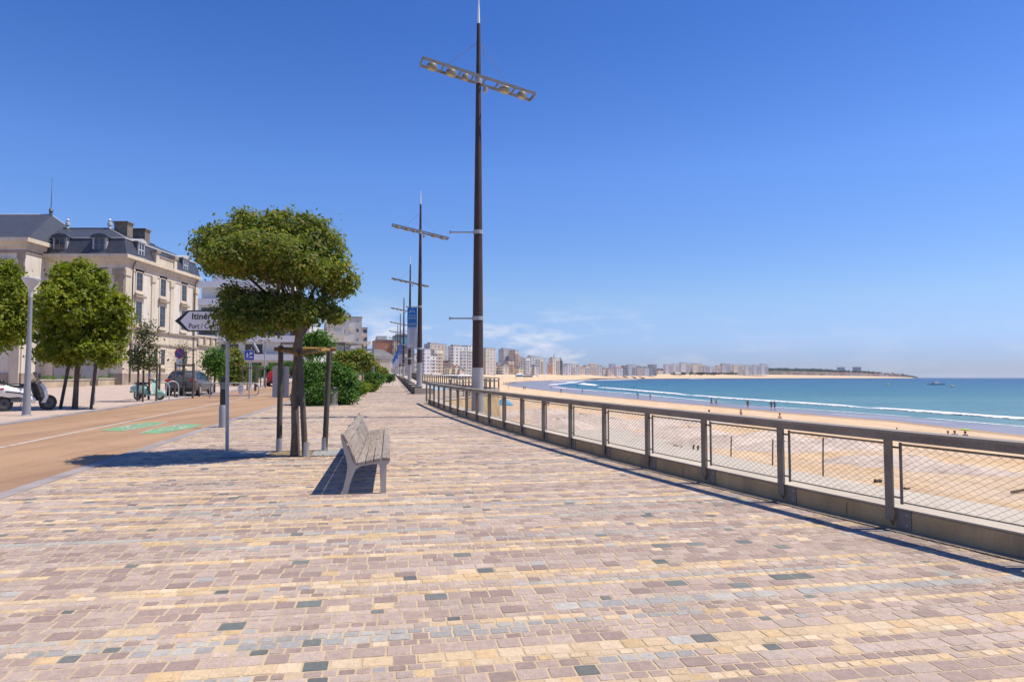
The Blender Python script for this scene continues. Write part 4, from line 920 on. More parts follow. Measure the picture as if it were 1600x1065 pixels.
for y_ in (4.3, 7.4):
    ch = MB().box((-2.7, y_, lz(15.2)), (1.25, .95, 2.1)).build('chimney', M('chimney stone', (.24, .20, .155), .9, .3, 3, .4, 14, .01), man)
    MB().box((-2.7, y_, lz(16.3)), (1.45, 1.15, .12)).build('chimney_cap', M('chimney cap', (.2, .17, .13), .9, .3, 3), ch); MB().box((-2.7, y_, lz(16.12)), (1.34, 1.04, .08)).build('chimney_band', M('chimney cap', (.2, .17, .13)), ch)
# parapet over the middle bay
m = MB(); m.box((.12, 6.5, lz(12.85)), (.35, 3.6, .7)); pp_ = m.build('parapet', stone, man); MB().box((.12, 6.5, lz(13.26)), (.5, 3.9, .12)).build('parapet_cap', stonedark, pp_)
for y_ in (4.75, 8.25): MB().box((.16, y_, lz(13.0)), (.5, .55, 1.0)).build('parapet_pier', stone, pp_); MB().box((.16, y_, lz(13.6)), (.72, .75, .22)).build('pier_cap', stonedark, pp_)
# pavilion at the left of the mansion
pav = thing('pavilion', 'left stone pavilion of the mansion with taller hipped slate roof and a thin mast', 'house', (-41.3, 57.5, ZG))
PW, PD = 16., 13.; ZP = 13.45
MB().box((-PW / 2, PD / 2, lz(ZP) / 2 - .3), (PW, PD, lz(ZP) + .6)).build('wall', render_, pav)
def pband(n, z0, z1, o, mt): MB().prism([(-PW, -o), (o, -o), (o, PD), (.003, PD), (.003, -.003), (-PW, -.003)], lz(z0), lz(z1)).build(n, mt, pav)
pband('frieze', 12.2, 12.45, .08, stonedark); pband('cornice', 12.7, 13.1, .22, stone); pband('cornice', 13.1, 13.45, .5, stone); pband('string_course', 5.9, 6.1, .2, stonedark); pband('base_course', ZG - .3, 2., .1, stonedark)
for z in np.arange(6.4, 12., .62): MB().box((-.32, -.03, lz(z)), (.75 if int(z / .62) % 2 else .5, .06, .58)).build('quoin', stonedark, pav)
prf = MB().loft([[(-PW, -.5, lz(13.45)), (.5, -.5, lz(13.45)), (.5, PD, lz(13.45)), (-PW, PD, lz(13.45))], [(-PW, PD / 2 - .1, lz(17.0)), (-2.4, PD / 2 - .1, lz(17.0)), (-2.4, PD / 2 + .1, lz(17.)), (-PW, PD / 2 + .1, lz(17.))]]).build('roof', slate, pav)
MB().tube([(-PW, PD / 2, lz(17.03)), (-2.4, PD / 2, lz(17.03)), (.45, PD - .3, lz(13.5))], .07, 6).build('ridge_cap', zinc, prf); MB().tube([(.5, -.5, lz(13.47)), (-2.4, PD / 2, lz(17.02))], .05, 6).build('hip_flashing', slate, prf)
MB().lathe([(.16, 0), (.12, .25), (.2, .32), (.14, .6), (.04, .7), (.022, 2.4), (.015, 3.6)], (-2.4, PD / 2, lz(17.)), 10).build('mast', M('dark lead', (.1, .1, .11), .5), prf, smooth=True)
m = MB(); m.prism([(-6.2, lz(13.9)), (-3.55, lz(13.9)), (-6.2, lz(15.8))], .7, 2.8, 'XZ'); q = m.build('roof_lantern', M('zinc cladding', (.45, .46, .48), .5, .1, 2), prf)
MB().box((-4.9, .67, lz(14.2)), (2.4, .02, .05)).build('lantern_rail', zinc, q)
window(pav, (-1.95, 0, lz(9.9)), 1.1, 2.3, 'Y', True); window(pav, (-5, 0, lz(9.9)), 1.1, 2.3, 'Y', True); window(pav, (-4., 0, lz(3.2)), 1.3, 2.4, 'Y')
for x_ in (-.5, -2.4): MB().box((x_, -.1, lz(3.)), (.8, .18, 4.0)).build('pier', stone, pav)
MB().box((-3.4, -.06, lz(2.8)), (1.1, .1, 3.4)).build('door', M('grey door panel', (.38, .37, .37)), pav)
# balustraded garden wall running on from the mansion
gw = thing('garden_wall', 'low stone garden wall with balustrade and niche beyond the mansion', 'wall', (XF, 74.2, ZG))
MB().box((-.4, 2.6, 2.1), (.8, 5.2, 4.4)).build('wall', stone, gw); MB().box((-.4, 2.6, 4.39), (1.2, 5.4, .16)).build('ledge', stonedark, gw)
for z in np.arange(.6, 4, .55): MB().box((.004, 2.6, z), (.012, 5.2, .03)).build('stone_joint', stonedark, gw)
MB().box((-.4, 2.6, 4.95), (.5, 5., .9)).build('parapet', stone, gw); MB().box((-.4, 2.6, 5.47), (.75, 5.3, .14)).build('parapet_cap', stone, gw)
for y_ in (.3, 2., 3.6, 5.): MB().box((-.1, y_, 4.97), (.2, .4, .93)).build('parapet_pier', stonedark, gw)
MB().prism([(2.9, .3), (3.9, .3), (3.9, 2.6), (3.75, 2.95), (3.4, 3.1), (3.05, 2.95), (2.9, 2.6)], .003, .05, 'YZ').build('niche', M('niche shadow stone', (.3, .2, .13), .9), gw)
# planters at the foot of the mansion
for i, (pa, pb, lb) in enumerate((((60, 607), (140, 603.5), 'low stone planter with flowers left of the tree in front of the mansion'), ((153, 603), (232, 598.5), 'low stone planter with flowers under the mansion corner'))):
    a, b_ = G(*pa), G(*pb); o = thing('planter', lb, 'planter', a, math.atan2(b_.y - a.y, b_.x - a.x), 'stone planters along the mansion'); L_ = (b_ - a).length
    MB().box((L_ / 2, .3, .28), (L_, .6, .6)).build('planter_wall', M('planter stone', (.45, .36, .25), .9, .25, .9, .2, 20), o); MB().box((L_ / 2, .3, .62), (L_ + .1, .7, .09)).build('planter_cap', concrete, o)
    leaves('flower_bed', [(L_ * (k + .5) / 9, .3, .72, .5, .25, .12 + .08 * (k % 3)) for k in range(9)], 1500, .09, midleaf, o, 40 + i, .08)

# ------------------------------------------------------------------ other street trees and their supports
def pxtree(name, label, cat, base, blobs_px, n, size, mat, trunk, d=None, seed=1, clump=.12, limbs=(), shell=(.6, 1.04), group='street trees', asp=.55, per=16):
    b = G(*base) if d is None else Dp(base[0], base[1], d)
    k = b.y / F; T = lambda px, py, dy=0: Vector(((px - base[0]) * k, dy, (base[1] - py) * k))
    r = thing(name, label, cat, b, 0, group)
    leaves('crown', [(*T(q[0], q[1], q[4] if len(q) > 4 else 0), q[2] * k, q[2] * k, q[3] * k) for q in blobs_px], n, size, mat, r, seed, clump, shell, per=per, asp=asp)
    m = MB(); rg = random.Random(seed)
    ps = [T(*q[:2]) for q in trunk]; m.tube(ps, [q[2] * k for q in trunk], 9)
    if limbs: branches(m, ps[-1] * .85 + ps[-2] * .15, [T(*q) for q in limbs], trunk[-1][2] * k * .6, rg)
    m.build('trunk', bark, r, smooth=True); return r, k, T
pxtree('broadleaf_tree', 'bushy bright green tree in front of the mansion corner, with leaning stakes', 'tree', (117, 639),
       [(110, 440, 32, 26), (90, 455, 26, 24, .3), (140, 450, 30, 24, -.3), (75, 490, 20, 30), (165, 490, 26, 32), (120, 480, 48, 34, -.5), (120, 520, 50, 34, .4), (70, 530, 17, 26), (180, 505, 15, 30, .1), (105, 550, 36, 20), (155, 545, 32, 24, -.3), (62, 450, 8, 10), (95, 424, 14, 12), (122, 417, 12, 10), (150, 430, 12, 12), (185, 470, 9, 8), (172, 560, 14, 10), (80, 556, 20, 12)], 24000, .16, bright, [(117, 643, 6), (117, 635, 4.4), (118, 600, 3.6), (119, 565, 3.6), (119, 530, 2.8)], seed=21, clump=.15, shell=(.5, 1.16), per=26, limbs=[(90, 470), (140, 460), (165, 500), (75, 520), (110, 440), (120, 490, .9)])
pxtree('broadleaf_tree', 'bright green tree cut off by the left edge of the photo, behind the street lamp', 'tree', (-22, 632),
       [(-20, 450, 34, 34), (5, 440, 22, 24), (20, 478, 24, 26), (0, 500, 40, 26, -.3), (18, 515, 26, 20), (-20, 520, 40, 30), (6, 418, 10, 10), (32, 465, 12, 16), (30, 500, 12, 14)], 20000, .15, bright, [(-22, 636, 6), (-22, 600, 4.6), (-22, 540, 4)], seed=22, clump=.17, shell=(.5, 1.13), limbs=[(10, 470), (-20, 450), (15, 510)])
sup = thing('tree_stakes', 'two thick dark stakes and a thin rod leaning round the bushy tree by the mansion', 'tree support', G(117, 639))
bt_ = G(117, 639); kk = bt_.y / F; T = lambda px, py, dy=0: Vector(((px - 117) * kk, dy, (639 - py) * kk))
for a, b_, r_ in (((94, 640), (106, 565), .062), ((142, 640), (148, 565), .058), ((127, 633, .8), (132, 560, .6), .035)):
    MB().tube([T(*a), T(*b_)], r_, 10).build('stake', stakewood if r_ > .05 else steel, sup, smooth=True)
pxtree('sapling', 'thin grey green sapling over the mint scooter', 'sapling', (223, 628), [(224, 508, 9, 9), (222, 530, 14, 13), (232, 548, 12, 10), (212, 552, 12, 12), (222, 568, 18, 10), (238, 562, 7, 6), (204, 556, 6, 8), (226, 520, 10, 10)], 2000, .13, greyleaf, [(223, 630, 1.7), (223, 590, 1.4), (223, 550, 1)], seed=23, clump=.22, limbs=[(224, 515), (212, 550), (235, 550)], shell=(.2, 1.1), per=7)
pxtree('sapling', 'nearly bare young tree before the mansion, just behind the grey car', 'sapling', (285, 619), [(285, 545, 7, 14), (284, 562, 8, 9)], 240, .1, greyleaf, [(285, 621, 1.5), (285, 590, 1.3), (285, 560, .9)], seed=24, clump=.25, limbs=[(281, 538), (289, 535), (293, 550), (278, 552), (285, 530)], shell=(.2, 1.1), per=5)
pxtree('sapling', 'fresh green young tree between the grey car and the sign post', 'sapling', (335, 614), [(335, 556, 12, 12), (330, 568, 12, 9), (342, 570, 10, 9), (337, 580, 12, 6)], 3600, .16, midleaf, [(335, 616, 1.5), (335, 585, 1.3), (335, 565, .9)], seed=25, clump=.25, limbs=[(332, 552), (342, 565), (328, 568)])
def frame(px0, px1, ptop, pbase, label, n=3, depth=1.3):
    a = G((px0 + px1) / 2, pbase); k = a.y / F; w = (px1 - px0) * k / 2; h = (pbase - ptop) * k
    r = thing('tree_guard', label, 'tree support', a, AX, 'timber guards round the young trees')
    P_ = [(-w, 0), (w, 0), (w * .35, depth), (-w * .8, depth)][:n + 1]
    for x, y in P_: MB().tube([(x, y, -.1), (x, y, h)], .05, 8).build('guard_post', stakewood, r, smooth=True)
    for i in range(len(P_)):
        p, q = P_[i], P_[(i + 1) % len(P_)]; MB().tube([(*p, h - .12), (*q, h - .12)], .045, 6).build('guard_rail', stakewood, r, smooth=True)
frame(216, 243, 567, 627, 'square timber guard of posts round the thin sapling by the mint scooter')
frame(274, 300, 567, 621, 'timber guard of posts round the nearly bare sapling, in front of the grey car')
frame(325, 350, 569, 613, 'timber guard of posts round the fresh green sapling beyond the grey car')
frame(379, 399, 572, 610, 'timber guard of posts round the blue sign, across the road')
frame(402, 414, 574, 605, 'small timber guard of posts beside the red car')
# ------------------------------------------------------------------ shrubs and garden along the promenade
def shrub(name, label, base, blobs, n, size, mat, seed, d=None, cat='shrub', stems=True, clump=.14):
    b = G(*base) if d is None else Dp(base[0], base[1], d); k = b.y / F
    r = thing(name, label, cat, b, 0, 'shrubs of the promenade garden')
    B = [((q[0] - base[0]) * k, (q[4] if len(q) > 4 else 0), (base[1] - q[1]) * k, q[2] * k, q[2] * k * 1.0, q[3] * k) for q in blobs]
    leaves('foliage', B, n, size, mat, r, seed, clump, (.7, 1.03), cut=.1, asp=.55, per=14)
    m = MB(); rg = random.Random(seed)
    branches(m, (0, 0, -.1), [B[i % len(B)][:3] for i in range(5)], .05, rg); m.build('stems', bark, r)
    m = MB()
    for q in B: m.ell((q[0], q[1], max(q[2], q[5] * .55)), (q[3] * .72, q[4] * .72, q[5] * .72), 10, 7)
    return r
shrub('hedge_shrub', 'big round dark green shrub behind the big tree, left of the litter bin', (495, 632), [(490, 598, 24, 30), (510, 585, 20, 22, .5), (478, 612, 14, 22), (500, 615, 24, 18, -.6), (520, 600, 14, 26, .4), (488, 580, 16, 12, .4), (470, 620, 9, 12)], 15000, .12, hedgeleaf, 31)
shrub('hedge_shrub', 'big round dark green shrub right of the litter bin', (538, 631), [(535, 600, 18, 24), (545, 605, 16, 22, -.3), (528, 612, 16, 18, -.5), (542, 618, 18, 12, -.5), (536, 585, 12, 9, .3)], 11000, .12, hedgeleaf, 32)
shrub('garden_shrub', 'low yellow green shrub with red flowers at the promenade edge', (560, 619), [(558, 608, 8, 9), (566, 606, 8, 8), (552, 617, 8, 6)], 3500, .12, limeleaf, 33)
shrub('garden_shrub', 'lime green shrub beyond the yellow green one along the promenade edge', (575, 612), [(572, 602, 9, 8), (581, 602, 8, 8)], 3500, .15, limeleaf, 34)
shrub('hedge_shrub', 'dark green hedge end nearest the strollers', (582, 606), [(578, 592, 12, 9, 2), (588, 593, 9, 8), (596, 592, 6, 7, 4), (570, 590, 8, 8, 2)], 6000, .2, hedgeleaf, 35)
shrub('garden_tree', 'wide green pine-like tree of the promenade garden, above the litter bin', (530, 618), [(520, 560, 18, 12, 3), (540, 557, 18, 12, 3), (555, 562, 14, 12, 3), (505, 565, 14, 10, 4), (535, 570, 26, 8, 3)], 9000, .2, olive, 36, d=44, cat='tree')
shrub('garden_tree', 'green garden tree under the white villa roof', (575, 603), [(570, 572, 12, 9), (582, 575, 10, 8), (562, 568, 10, 9)], 5000, .24, olive, 37, d=66, cat='tree')
shrub('garden_tree', 'small dark garden tree just left of the strollers', (593, 600), [(590, 580, 8, 8), (598, 583, 7, 7)], 3500, .26, olive, 38, d=80, cat='tree')
shrub('tamarisk', 'feathery light green shrub showing right of the big tree trunk', (490, 620), [(484, 535, 9, 9), (497, 530, 9, 10), (488, 548, 14, 8), (506, 540, 8, 8)], 3600, .2, midleaf, 39, d=42, clump=.25)
shrub('garden_tree', 'dark round evergreen left of the blue sign', (366, 604), [(364, 562, 15, 18), (372, 575, 13, 15), (358, 580, 12, 16), (366, 590, 18, 10)], 6500, .22, olive, 41, d=62, cat='tree')
shrub('hedge_shrub', 'clipped green hedge below the white apartment terraces', (425, 590), [(400, 580, 14, 9), (425, 578, 14, 10), (448, 576, 14, 12), (470, 575, 12, 12)], 6500, .26, hedgeleaf, 42, d=80)
shrub('garden_shrub', 'low yellow flowering border beside the parked grey car', (352, 602), [(345, 593, 9, 5), (358, 594, 10, 5), (374, 594, 10, 5)], 1800, .2, limeleaf, 43, d=66)
shrub('hedge_shrub', 'low green hedge left of the red car, beyond the blue sign', (386, 600), [(382, 588, 9, 9), (396, 589, 8, 8)], 2500, .2, hedgeleaf, 44, d=70)
# steel pergola frames, litter bin
pg = thing('pergola', 'dark steel pergola frame over the garden shrubs', 'pergola', G(566, 613), 0)
a = G(566, 613); kp = a.y / F
for x, y in ((0, 0), (-.85, -1.9), (-4.6, .4), (-5.4, -1.4)): MB().box((x, y, 1.7), (.12, .12, 3.5)).build('pergola_post', darksteel, pg)
for q in (((-5.4, -1.4), (-.85, -1.9)), ((-4.6, .4), (0, 0)), ((-.85, -1.9), (0, 0))): MB().tube([(*q[0], 3.45), (*q[1], 3.45)], .09, 4).build('pergola_beam', darksteel, pg)
pg2 = thing('pergola', 'distant grey pergola post with crossbar left of the strollers', 'pergola', G(583, 605), 0)
MB().box((0, 0, 1.7), (.16, .16, 3.4)).build('pergola_post', steel, pg2); MB().box((-2, 0, 3.45), (4.2, .16, .16)).build('pergola_beam', steel, pg2); MB().box((-4, 0, 1.7), (.16, .16, 3.4)).build('pergola_post', steel, pg2)
bn = thing('litter_bin', 'grey cylindrical litter bin between two dark green shrubs', 'litter bin', G(519, 633))
MB().lathe([(.27, 0), (.27, .06), (.25, .07), (.25, .72), (.28, .74)], n=20).build('bin_body', M('grey slatted bin', (.20, .19, .18), .6, .15, 3, .3, 30), bn, smooth=True)
MB().lathe([(.30, .74), (.30, .81), (.27, .84)], n=20).build('bin_rim', blackp, bn, smooth=True); MB().lathe([(.28, .0), (.28, .05)], n=20).build('bin_foot', steel, bn)
# ------------------------------------------------------------------ street furniture
lp = thing('street_lamp', 'grey street lamp with cone shaped head at the left edge', 'street lamp', G(41, 650)); lk = G(41, 650).y / F
MB().lathe([(.17, 0), (.17, .03), (.13, .06), (.095, 1.2), (.075, 2.4), (.06, 4.1)], n=16).build('lamp_post', M('grey lamp paint', (.25, .26, .285), .45, .08, 2), lp, smooth=True)
MB().lathe([(.06, 4.02), (.075, 4.30), (.12, 4.38), (.28, 4.62), (.28, 4.66), (.26, 4.68)], n=24).build('lamp_head', M('pale lamp head', (.55, .55, .55), .4, .05), lp, smooth=True)
bo = thing('parking_meter', 'grey and black pay post standing at the kerb behind the direction sign', 'pay post', G(349, 667), AX)
MB().lathe([(.13, 0), (.13, .62), (.12, .64)], n=14).build('meter_base', M('grey meter body', (.34, .34, .34), .5, .1, 3), bo, smooth=True); MB().box((0, 0, 1.05), (.2, .14, .82)).build('meter_head', blackp, bo, bev=.02); MB().box((.0, -.075, 1.2), (.13, .012, .2)).build('meter_screen', M('meter screen', (.12, .14, .15), .2), bo)
for px, py, lb in ((281, 619, 'nearest the mint scooter'), (269, 621.5, 'second from the mint scooter'), (254, 624, 'left, half hidden by the mint scooter')):
    h_ = thing('bike_rack', 'bent steel bicycle hoop, ' + lb, 'bike rack', G(px, py), .75, 'bicycle hoops by the car')
    MB().tube([(-.32, 0, 0)] + [(-.32 * math.cos(t), 0, .6 + .32 * math.sin(t)) for t in np.linspace(0, math.pi, 10)] + [(.32, 0, 0)], .03, 10).build('hoop', steel, h_, smooth=True)
    for x in (-.32, .32): MB().lathe([(.07, 0), (.07, .012)], (x, 0, .02), 10).build('base_disc', steel, h_)
bs_ = thing('pedestrian_zone_sign', 'blue square sign with white figures on a grey post across the road', 'road sign', G(389, 609)); bk = G(389, 609).y / F
MB().tube([(0, 0, 0), (0, 0, 63 * bk)], .045, 10).build('post', steel, bs_, smooth=True)
z_ = (609 - 555) * bk; w_ = 15.5 * bk
MB().box((0, -.07, z_), (w_, .02, w_)).build('sign_border', white, bs_); MB().box((0, -.083, z_), (w_ * .94, .008, w_ * .94)).build('sign_face', M('sign blue', (.02, .06, .42), .4, .05), bs_)
fig = MB(); u = w_
fig.ell((-.2 * u, -.09, z_ + .22 * u), (.055 * u, .006, .055 * u), 8, 6).build('figure_head', white, bs_)
MB().tube([(-.32 * u, -.092, z_ - .3 * u), (-.2 * u, -.092, z_ - .05 * u), (-.2 * u, -.092, z_ + .15 * u)], .035 * u, 5).build('figure', white, bs_); MB().tube([(-.2 * u, -.092, z_ - .05 * u), (-.1 * u, -.092, z_ - .3 * u)], .035 * u, 5).build('figure', white, bs_); MB().tube([(-.34 * u, -.092, z_ + .0 * u), (-.2 * u, -.092, z_ + .12 * u), (-.06 * u, -.092, z_)], .025 * u, 5).build('figure', white, bs_)
MB().box((.18 * u, -.09, z_ + .2 * u), (.28 * u, .008, .2 * u)).build('figure_house', white, bs_); MB().box((.2 * u, -.09, z_ - .2 * u), (.3 * u, .008, .16 * u)).build('figure_car', white, bs_); MB().ell((.08 * u, -.09, z_ - .02 * u), (.05 * u, .006, .05 * u), 8, 6).build('figure_ball', white, bs_)
ps_ = thing('no_parking_sign', 'round no parking sign in blue and red with white plate below, before the mansion', 'road sign', G(280, 616)); pk = G(280, 616).y / F
MB().tube([(0, 0, 0), (0, 0, 70 * pk)], .035, 8).build('post', steel, ps_, smooth=True)
zc_ = (616 - 552) * pk
def disc(name, r, z, o, mt, par): m = MB(); m.lathe([(r, -.006), (r, .006)], (0, 0, 0), 20, 'Y'); x = m.build(name, mt, par); x.location = (0, o, z); return x
disc('sign_rim', .33, zc_, -.05, M('sign red', (.45, .03, .03), .4), ps_); disc('sign_face', .25, zc_, -.064, M('sign blue', (.02, .06, .42)), ps_); MB().tube([(-.18, -.075, zc_ + .18), (.18, -.075, zc_ - .18)], .035, 4).build('sign_bar', M('sign red', (.45, .03, .03)), ps_); MB().box((0, -.05, zc_ - .6), (.42, .015, .55)).build('sign_plate', white, ps_)
ba = thing('barrier', 'low rounded steel barrier with an oval white plate beside the road', 'barrier', G(362, 621), .12); qk = G(362, 621).y / F
MB().tube([(-1.6, 0, .12), (1.25, 0, .12), (1.42, 0, .18), (1.48, 0, .32), (1.48, 0, .62), (1.42, 0, .76), (1.25, 0, .82), (-1.6, 0, .82)], .035, 10).build('barrier_tube', steel, ba, smooth=True)
for x in (-1.2, .95): MB().tube([(x, 0, -.05), (x, 0, .82)], .03, 8).build('barrier_leg', steel, ba, smooth=True)
MB().prism([(.5 + .17 * math.cos(t), .5 + (.29 if math.sin(t) > 0 else .32) * math.sin(t)) for t in np.linspace(0, 2 * math.pi, 20)[:-1]], -.06, -.045, 'XZ').build('plate', white, ba)
for z in (.42, .58, .66): MB().tube([(.40 + .2 * q, -.063, z + .012 * (-1) ** k) for k, q in enumerate(np.linspace(0, 1, 6))], .014, 4).build('plate_line', bannerdark, ba)
l2 = thing('street_lamp', 'slim double headed street lamp across the road above the red car', 'street lamp', G(413, 603)); k2 = G(413, 603).y / F
MB().lathe([(.09, 0), (.07, 2), (.05, 71 * k2)], n=10).build('lamp_post', steel, l2, smooth=True)
for x in (-.22, .22): MB().lathe([(.05, 0), (.24, .2), (.22, .24)], (x * 1.6, 0, 71 * k2 - .1), 12).build('lamp_head', sleeve, l2, smooth=True)
l3 = thing('street_lamp', 'small angled floodlight on a short post behind the blue sign', 'street lamp', G(392, 606)); k3 = G(392, 606).y / F
MB().lathe([(.06, 0), (.045, 64 * k3)], n=8).build('lamp_post', steel, l3, smooth=True); MB().box((.35, 0, 63 * k3), (.14, .3, .9), 0, 1, None, -.5).build('lamp_head', sleeve, l3)
# ------------------------------------------------------------------ vehicles
def car(label, loc, rz, paint, L=4.25, Wd=1.78, H=1.47):
    r = thing('parked_car', label, 'car', loc, rz, 'parked cars')
    pm = M('car paint %s' % label[:4], paint, .28, .05, .5, 0, spec=.7, metal=.25); dk = glass('car glass', (.012, .014, .018))
    def sec(x, w, zb, zt, c=.86): return [Vector((x, y * w / 2, z)) for y, z in ((-.86, zb), (-1, zb + .14), (-1.0, zt - .22), (-.97, zt - .08), (-c, zt), (c, zt), (.97, zt - .08), (1., zt - .22), (1, zb + .14), (.86, zb))]
    st_ = [(-2.12, 1.45, .42, .78), (-2.08, 1.64, .28, .92), (-1.9, 1.75, .22, .98), (-1.2, Wd, .20, .98), (0, Wd, .20, .95), (.9, Wd, .2, .93), (1.35, 1.76, .22, .88), (1.85, 1.68, .24, .76), (2.08, 1.5, .28, .66), (2.13, 1.3, .36, .58)]
    MB().loft([sec(x * L / 4.26, w, a, b_) for x, w, a, b_ in st_]).build('body', pm, r, smooth=True)
    def cab(x, wb, wt, zt, zb=.93): return [Vector((x, y, z)) for y, z in ((-wb / 2, zb), (-wb / 2 + (wb - wt) / 4, zb + (zt - zb) * .5), (-wt / 2, zt - .05), (-wt / 2 + .12, zt), (wt / 2 - .12, zt), (wt / 2, zt - .05), (wb / 2 - (wb - wt) / 4, zb + (zt - zb) * .5), (wb / 2, zb))]
    MB().loft([cab(-2.0, 1.5, 1.42, 1.02), cab(-1.78, 1.62, 1.32, 1.32), cab(-1.55, 1.66, 1.24, 1.44), cab(-.6, 1.7, 1.2, H), cab(.1, 1.7, 1.18, 1.45), cab(.5, 1.68, 1.2, 1.3), cab(1.15, 1.6, 1.5, .95)]).build('cabin', pm, r, smooth=True)
    MB().add([(-1.99, -.66, 1.03), (-1.99, .66, 1.03), (-1.66, .56, 1.40), (-1.66, -.56, 1.40)], [(0, 1, 2, 3)]).build('rear_window', dk, r)
    MB().add([(1.12, -.70, .98), (1.12, .70, .98), (.28, .55, 1.41), (.28, -.55, 1.41)], [(0, 1, 2, 3)]).build('windscreen', dk, r)
    for s in (-1, 1):
        for x0, x1, t0, t1 in ((-1.62, -.62, -1.36, -.62), (-.52, .86, -.52, .22)):
            MB().add([(x0, s * .838, .97), (x1, s * .838, .97), (t1, s * .675, 1.36), (t0, s * .69, 1.34)], [(0, 1, 2, 3)]).build('side_window', dk, r)
        MB().ell((.72, s * .98, 1.0), (.09, .12, .075), 10, 7).build('wing_mirror', pm, r, smooth=True)
        MB().ell((-2.02, s * .66, .86), (.10, .20, .085), 12, 8, .7).build('tail_light', M('tail light red', (.42, .015, .015), .2, .1, 5, 0), r, smooth=True)
        MB().ell((2.0, s * .62, .64), (.12, .18, .07), 12, 8, .7).build('headlight', M('headlight glass', (.7, .72, .75), .1, .05), r, smooth=True)
        MB().box((-.05, s * .892, .72), (1.1, .01, .03)).build('door_handle', blackp, r)
        for x in (-1.32, 1.32):
            MB().lathe([(.385, 0), (.385, .012)], (x, s * .885, .35), 20, 'Y').build('wheel_arch', black, r)
            w = MB().lathe([(.22, -.1), (.31, -.1), (.325, -.07), (.325, .07), (.31, .1), (.22, .1)], (x, s * .82, .325), 22, 'Y').build('wheel', black, r, smooth=True)
            m = MB(); m.lathe([(.205, -.006), (.205, .006)], (x, s * .915, .325), 18, 'Y'); m.build('rim', M('alloy rim', (.45, .46, .47), .35, .1, 8, metal=.5), w)
    MB().box((-2.11, 0, .36), (.06, 1.4, .18)).build('bumper', blackp, r, bev=.02); MB().box((-2.10, 0, .73), (.02, .5, .11)).build('number_plate', white, r); MB().tube([(-1.66, 0, 1.45), (-1.75, 0, 1.52)], .012, 5).build('aerial', blackp, r)
    return r
fw = Vector((-SA, CA, 0))
car('grey hatchback parked with its rear towards us before the mansion', Vector((-19.5, 41.5, gh(-19.5, 41.5) + .02)), math.pi / 2 + AX, (.12, .12, .125))
rc = G(412, 603); car('red car parked far across the road, half hidden by the grey notice panel', Vector((rc.x + .6, rc.y + 2, gh(rc.x, rc.y) + .02)), math.pi / 2 + AX + .1, (.42, .012, .015))
def wheel(r, x, rad, wd, rim, white_wall=False):
    w = MB().lathe([(rad * .62, -wd / 2), (rad * .9, -wd / 2), (rad, -wd * .3), (rad, wd * .3), (rad * .9, wd / 2), (rad * .62, wd / 2)], (x, 0, rad), 24, 'Y').build('wheel', black, r, smooth=True)
    MB().lathe([(rad * .60, -wd / 2 - .002), (rad * .60, wd / 2 + .002)], (x, 0, rad), 20, 'Y').build('rim', rim, w)
    MB().lathe([(rad * .2, -wd / 2 - .02), (rad * .2, wd / 2 + .02)], (x, 0, rad), 10, 'Y').build('hub', blackp, w)
mint = M('mint scooter paint', (.30, .52, .46), .25, .04, 1, 0, spec=.7)
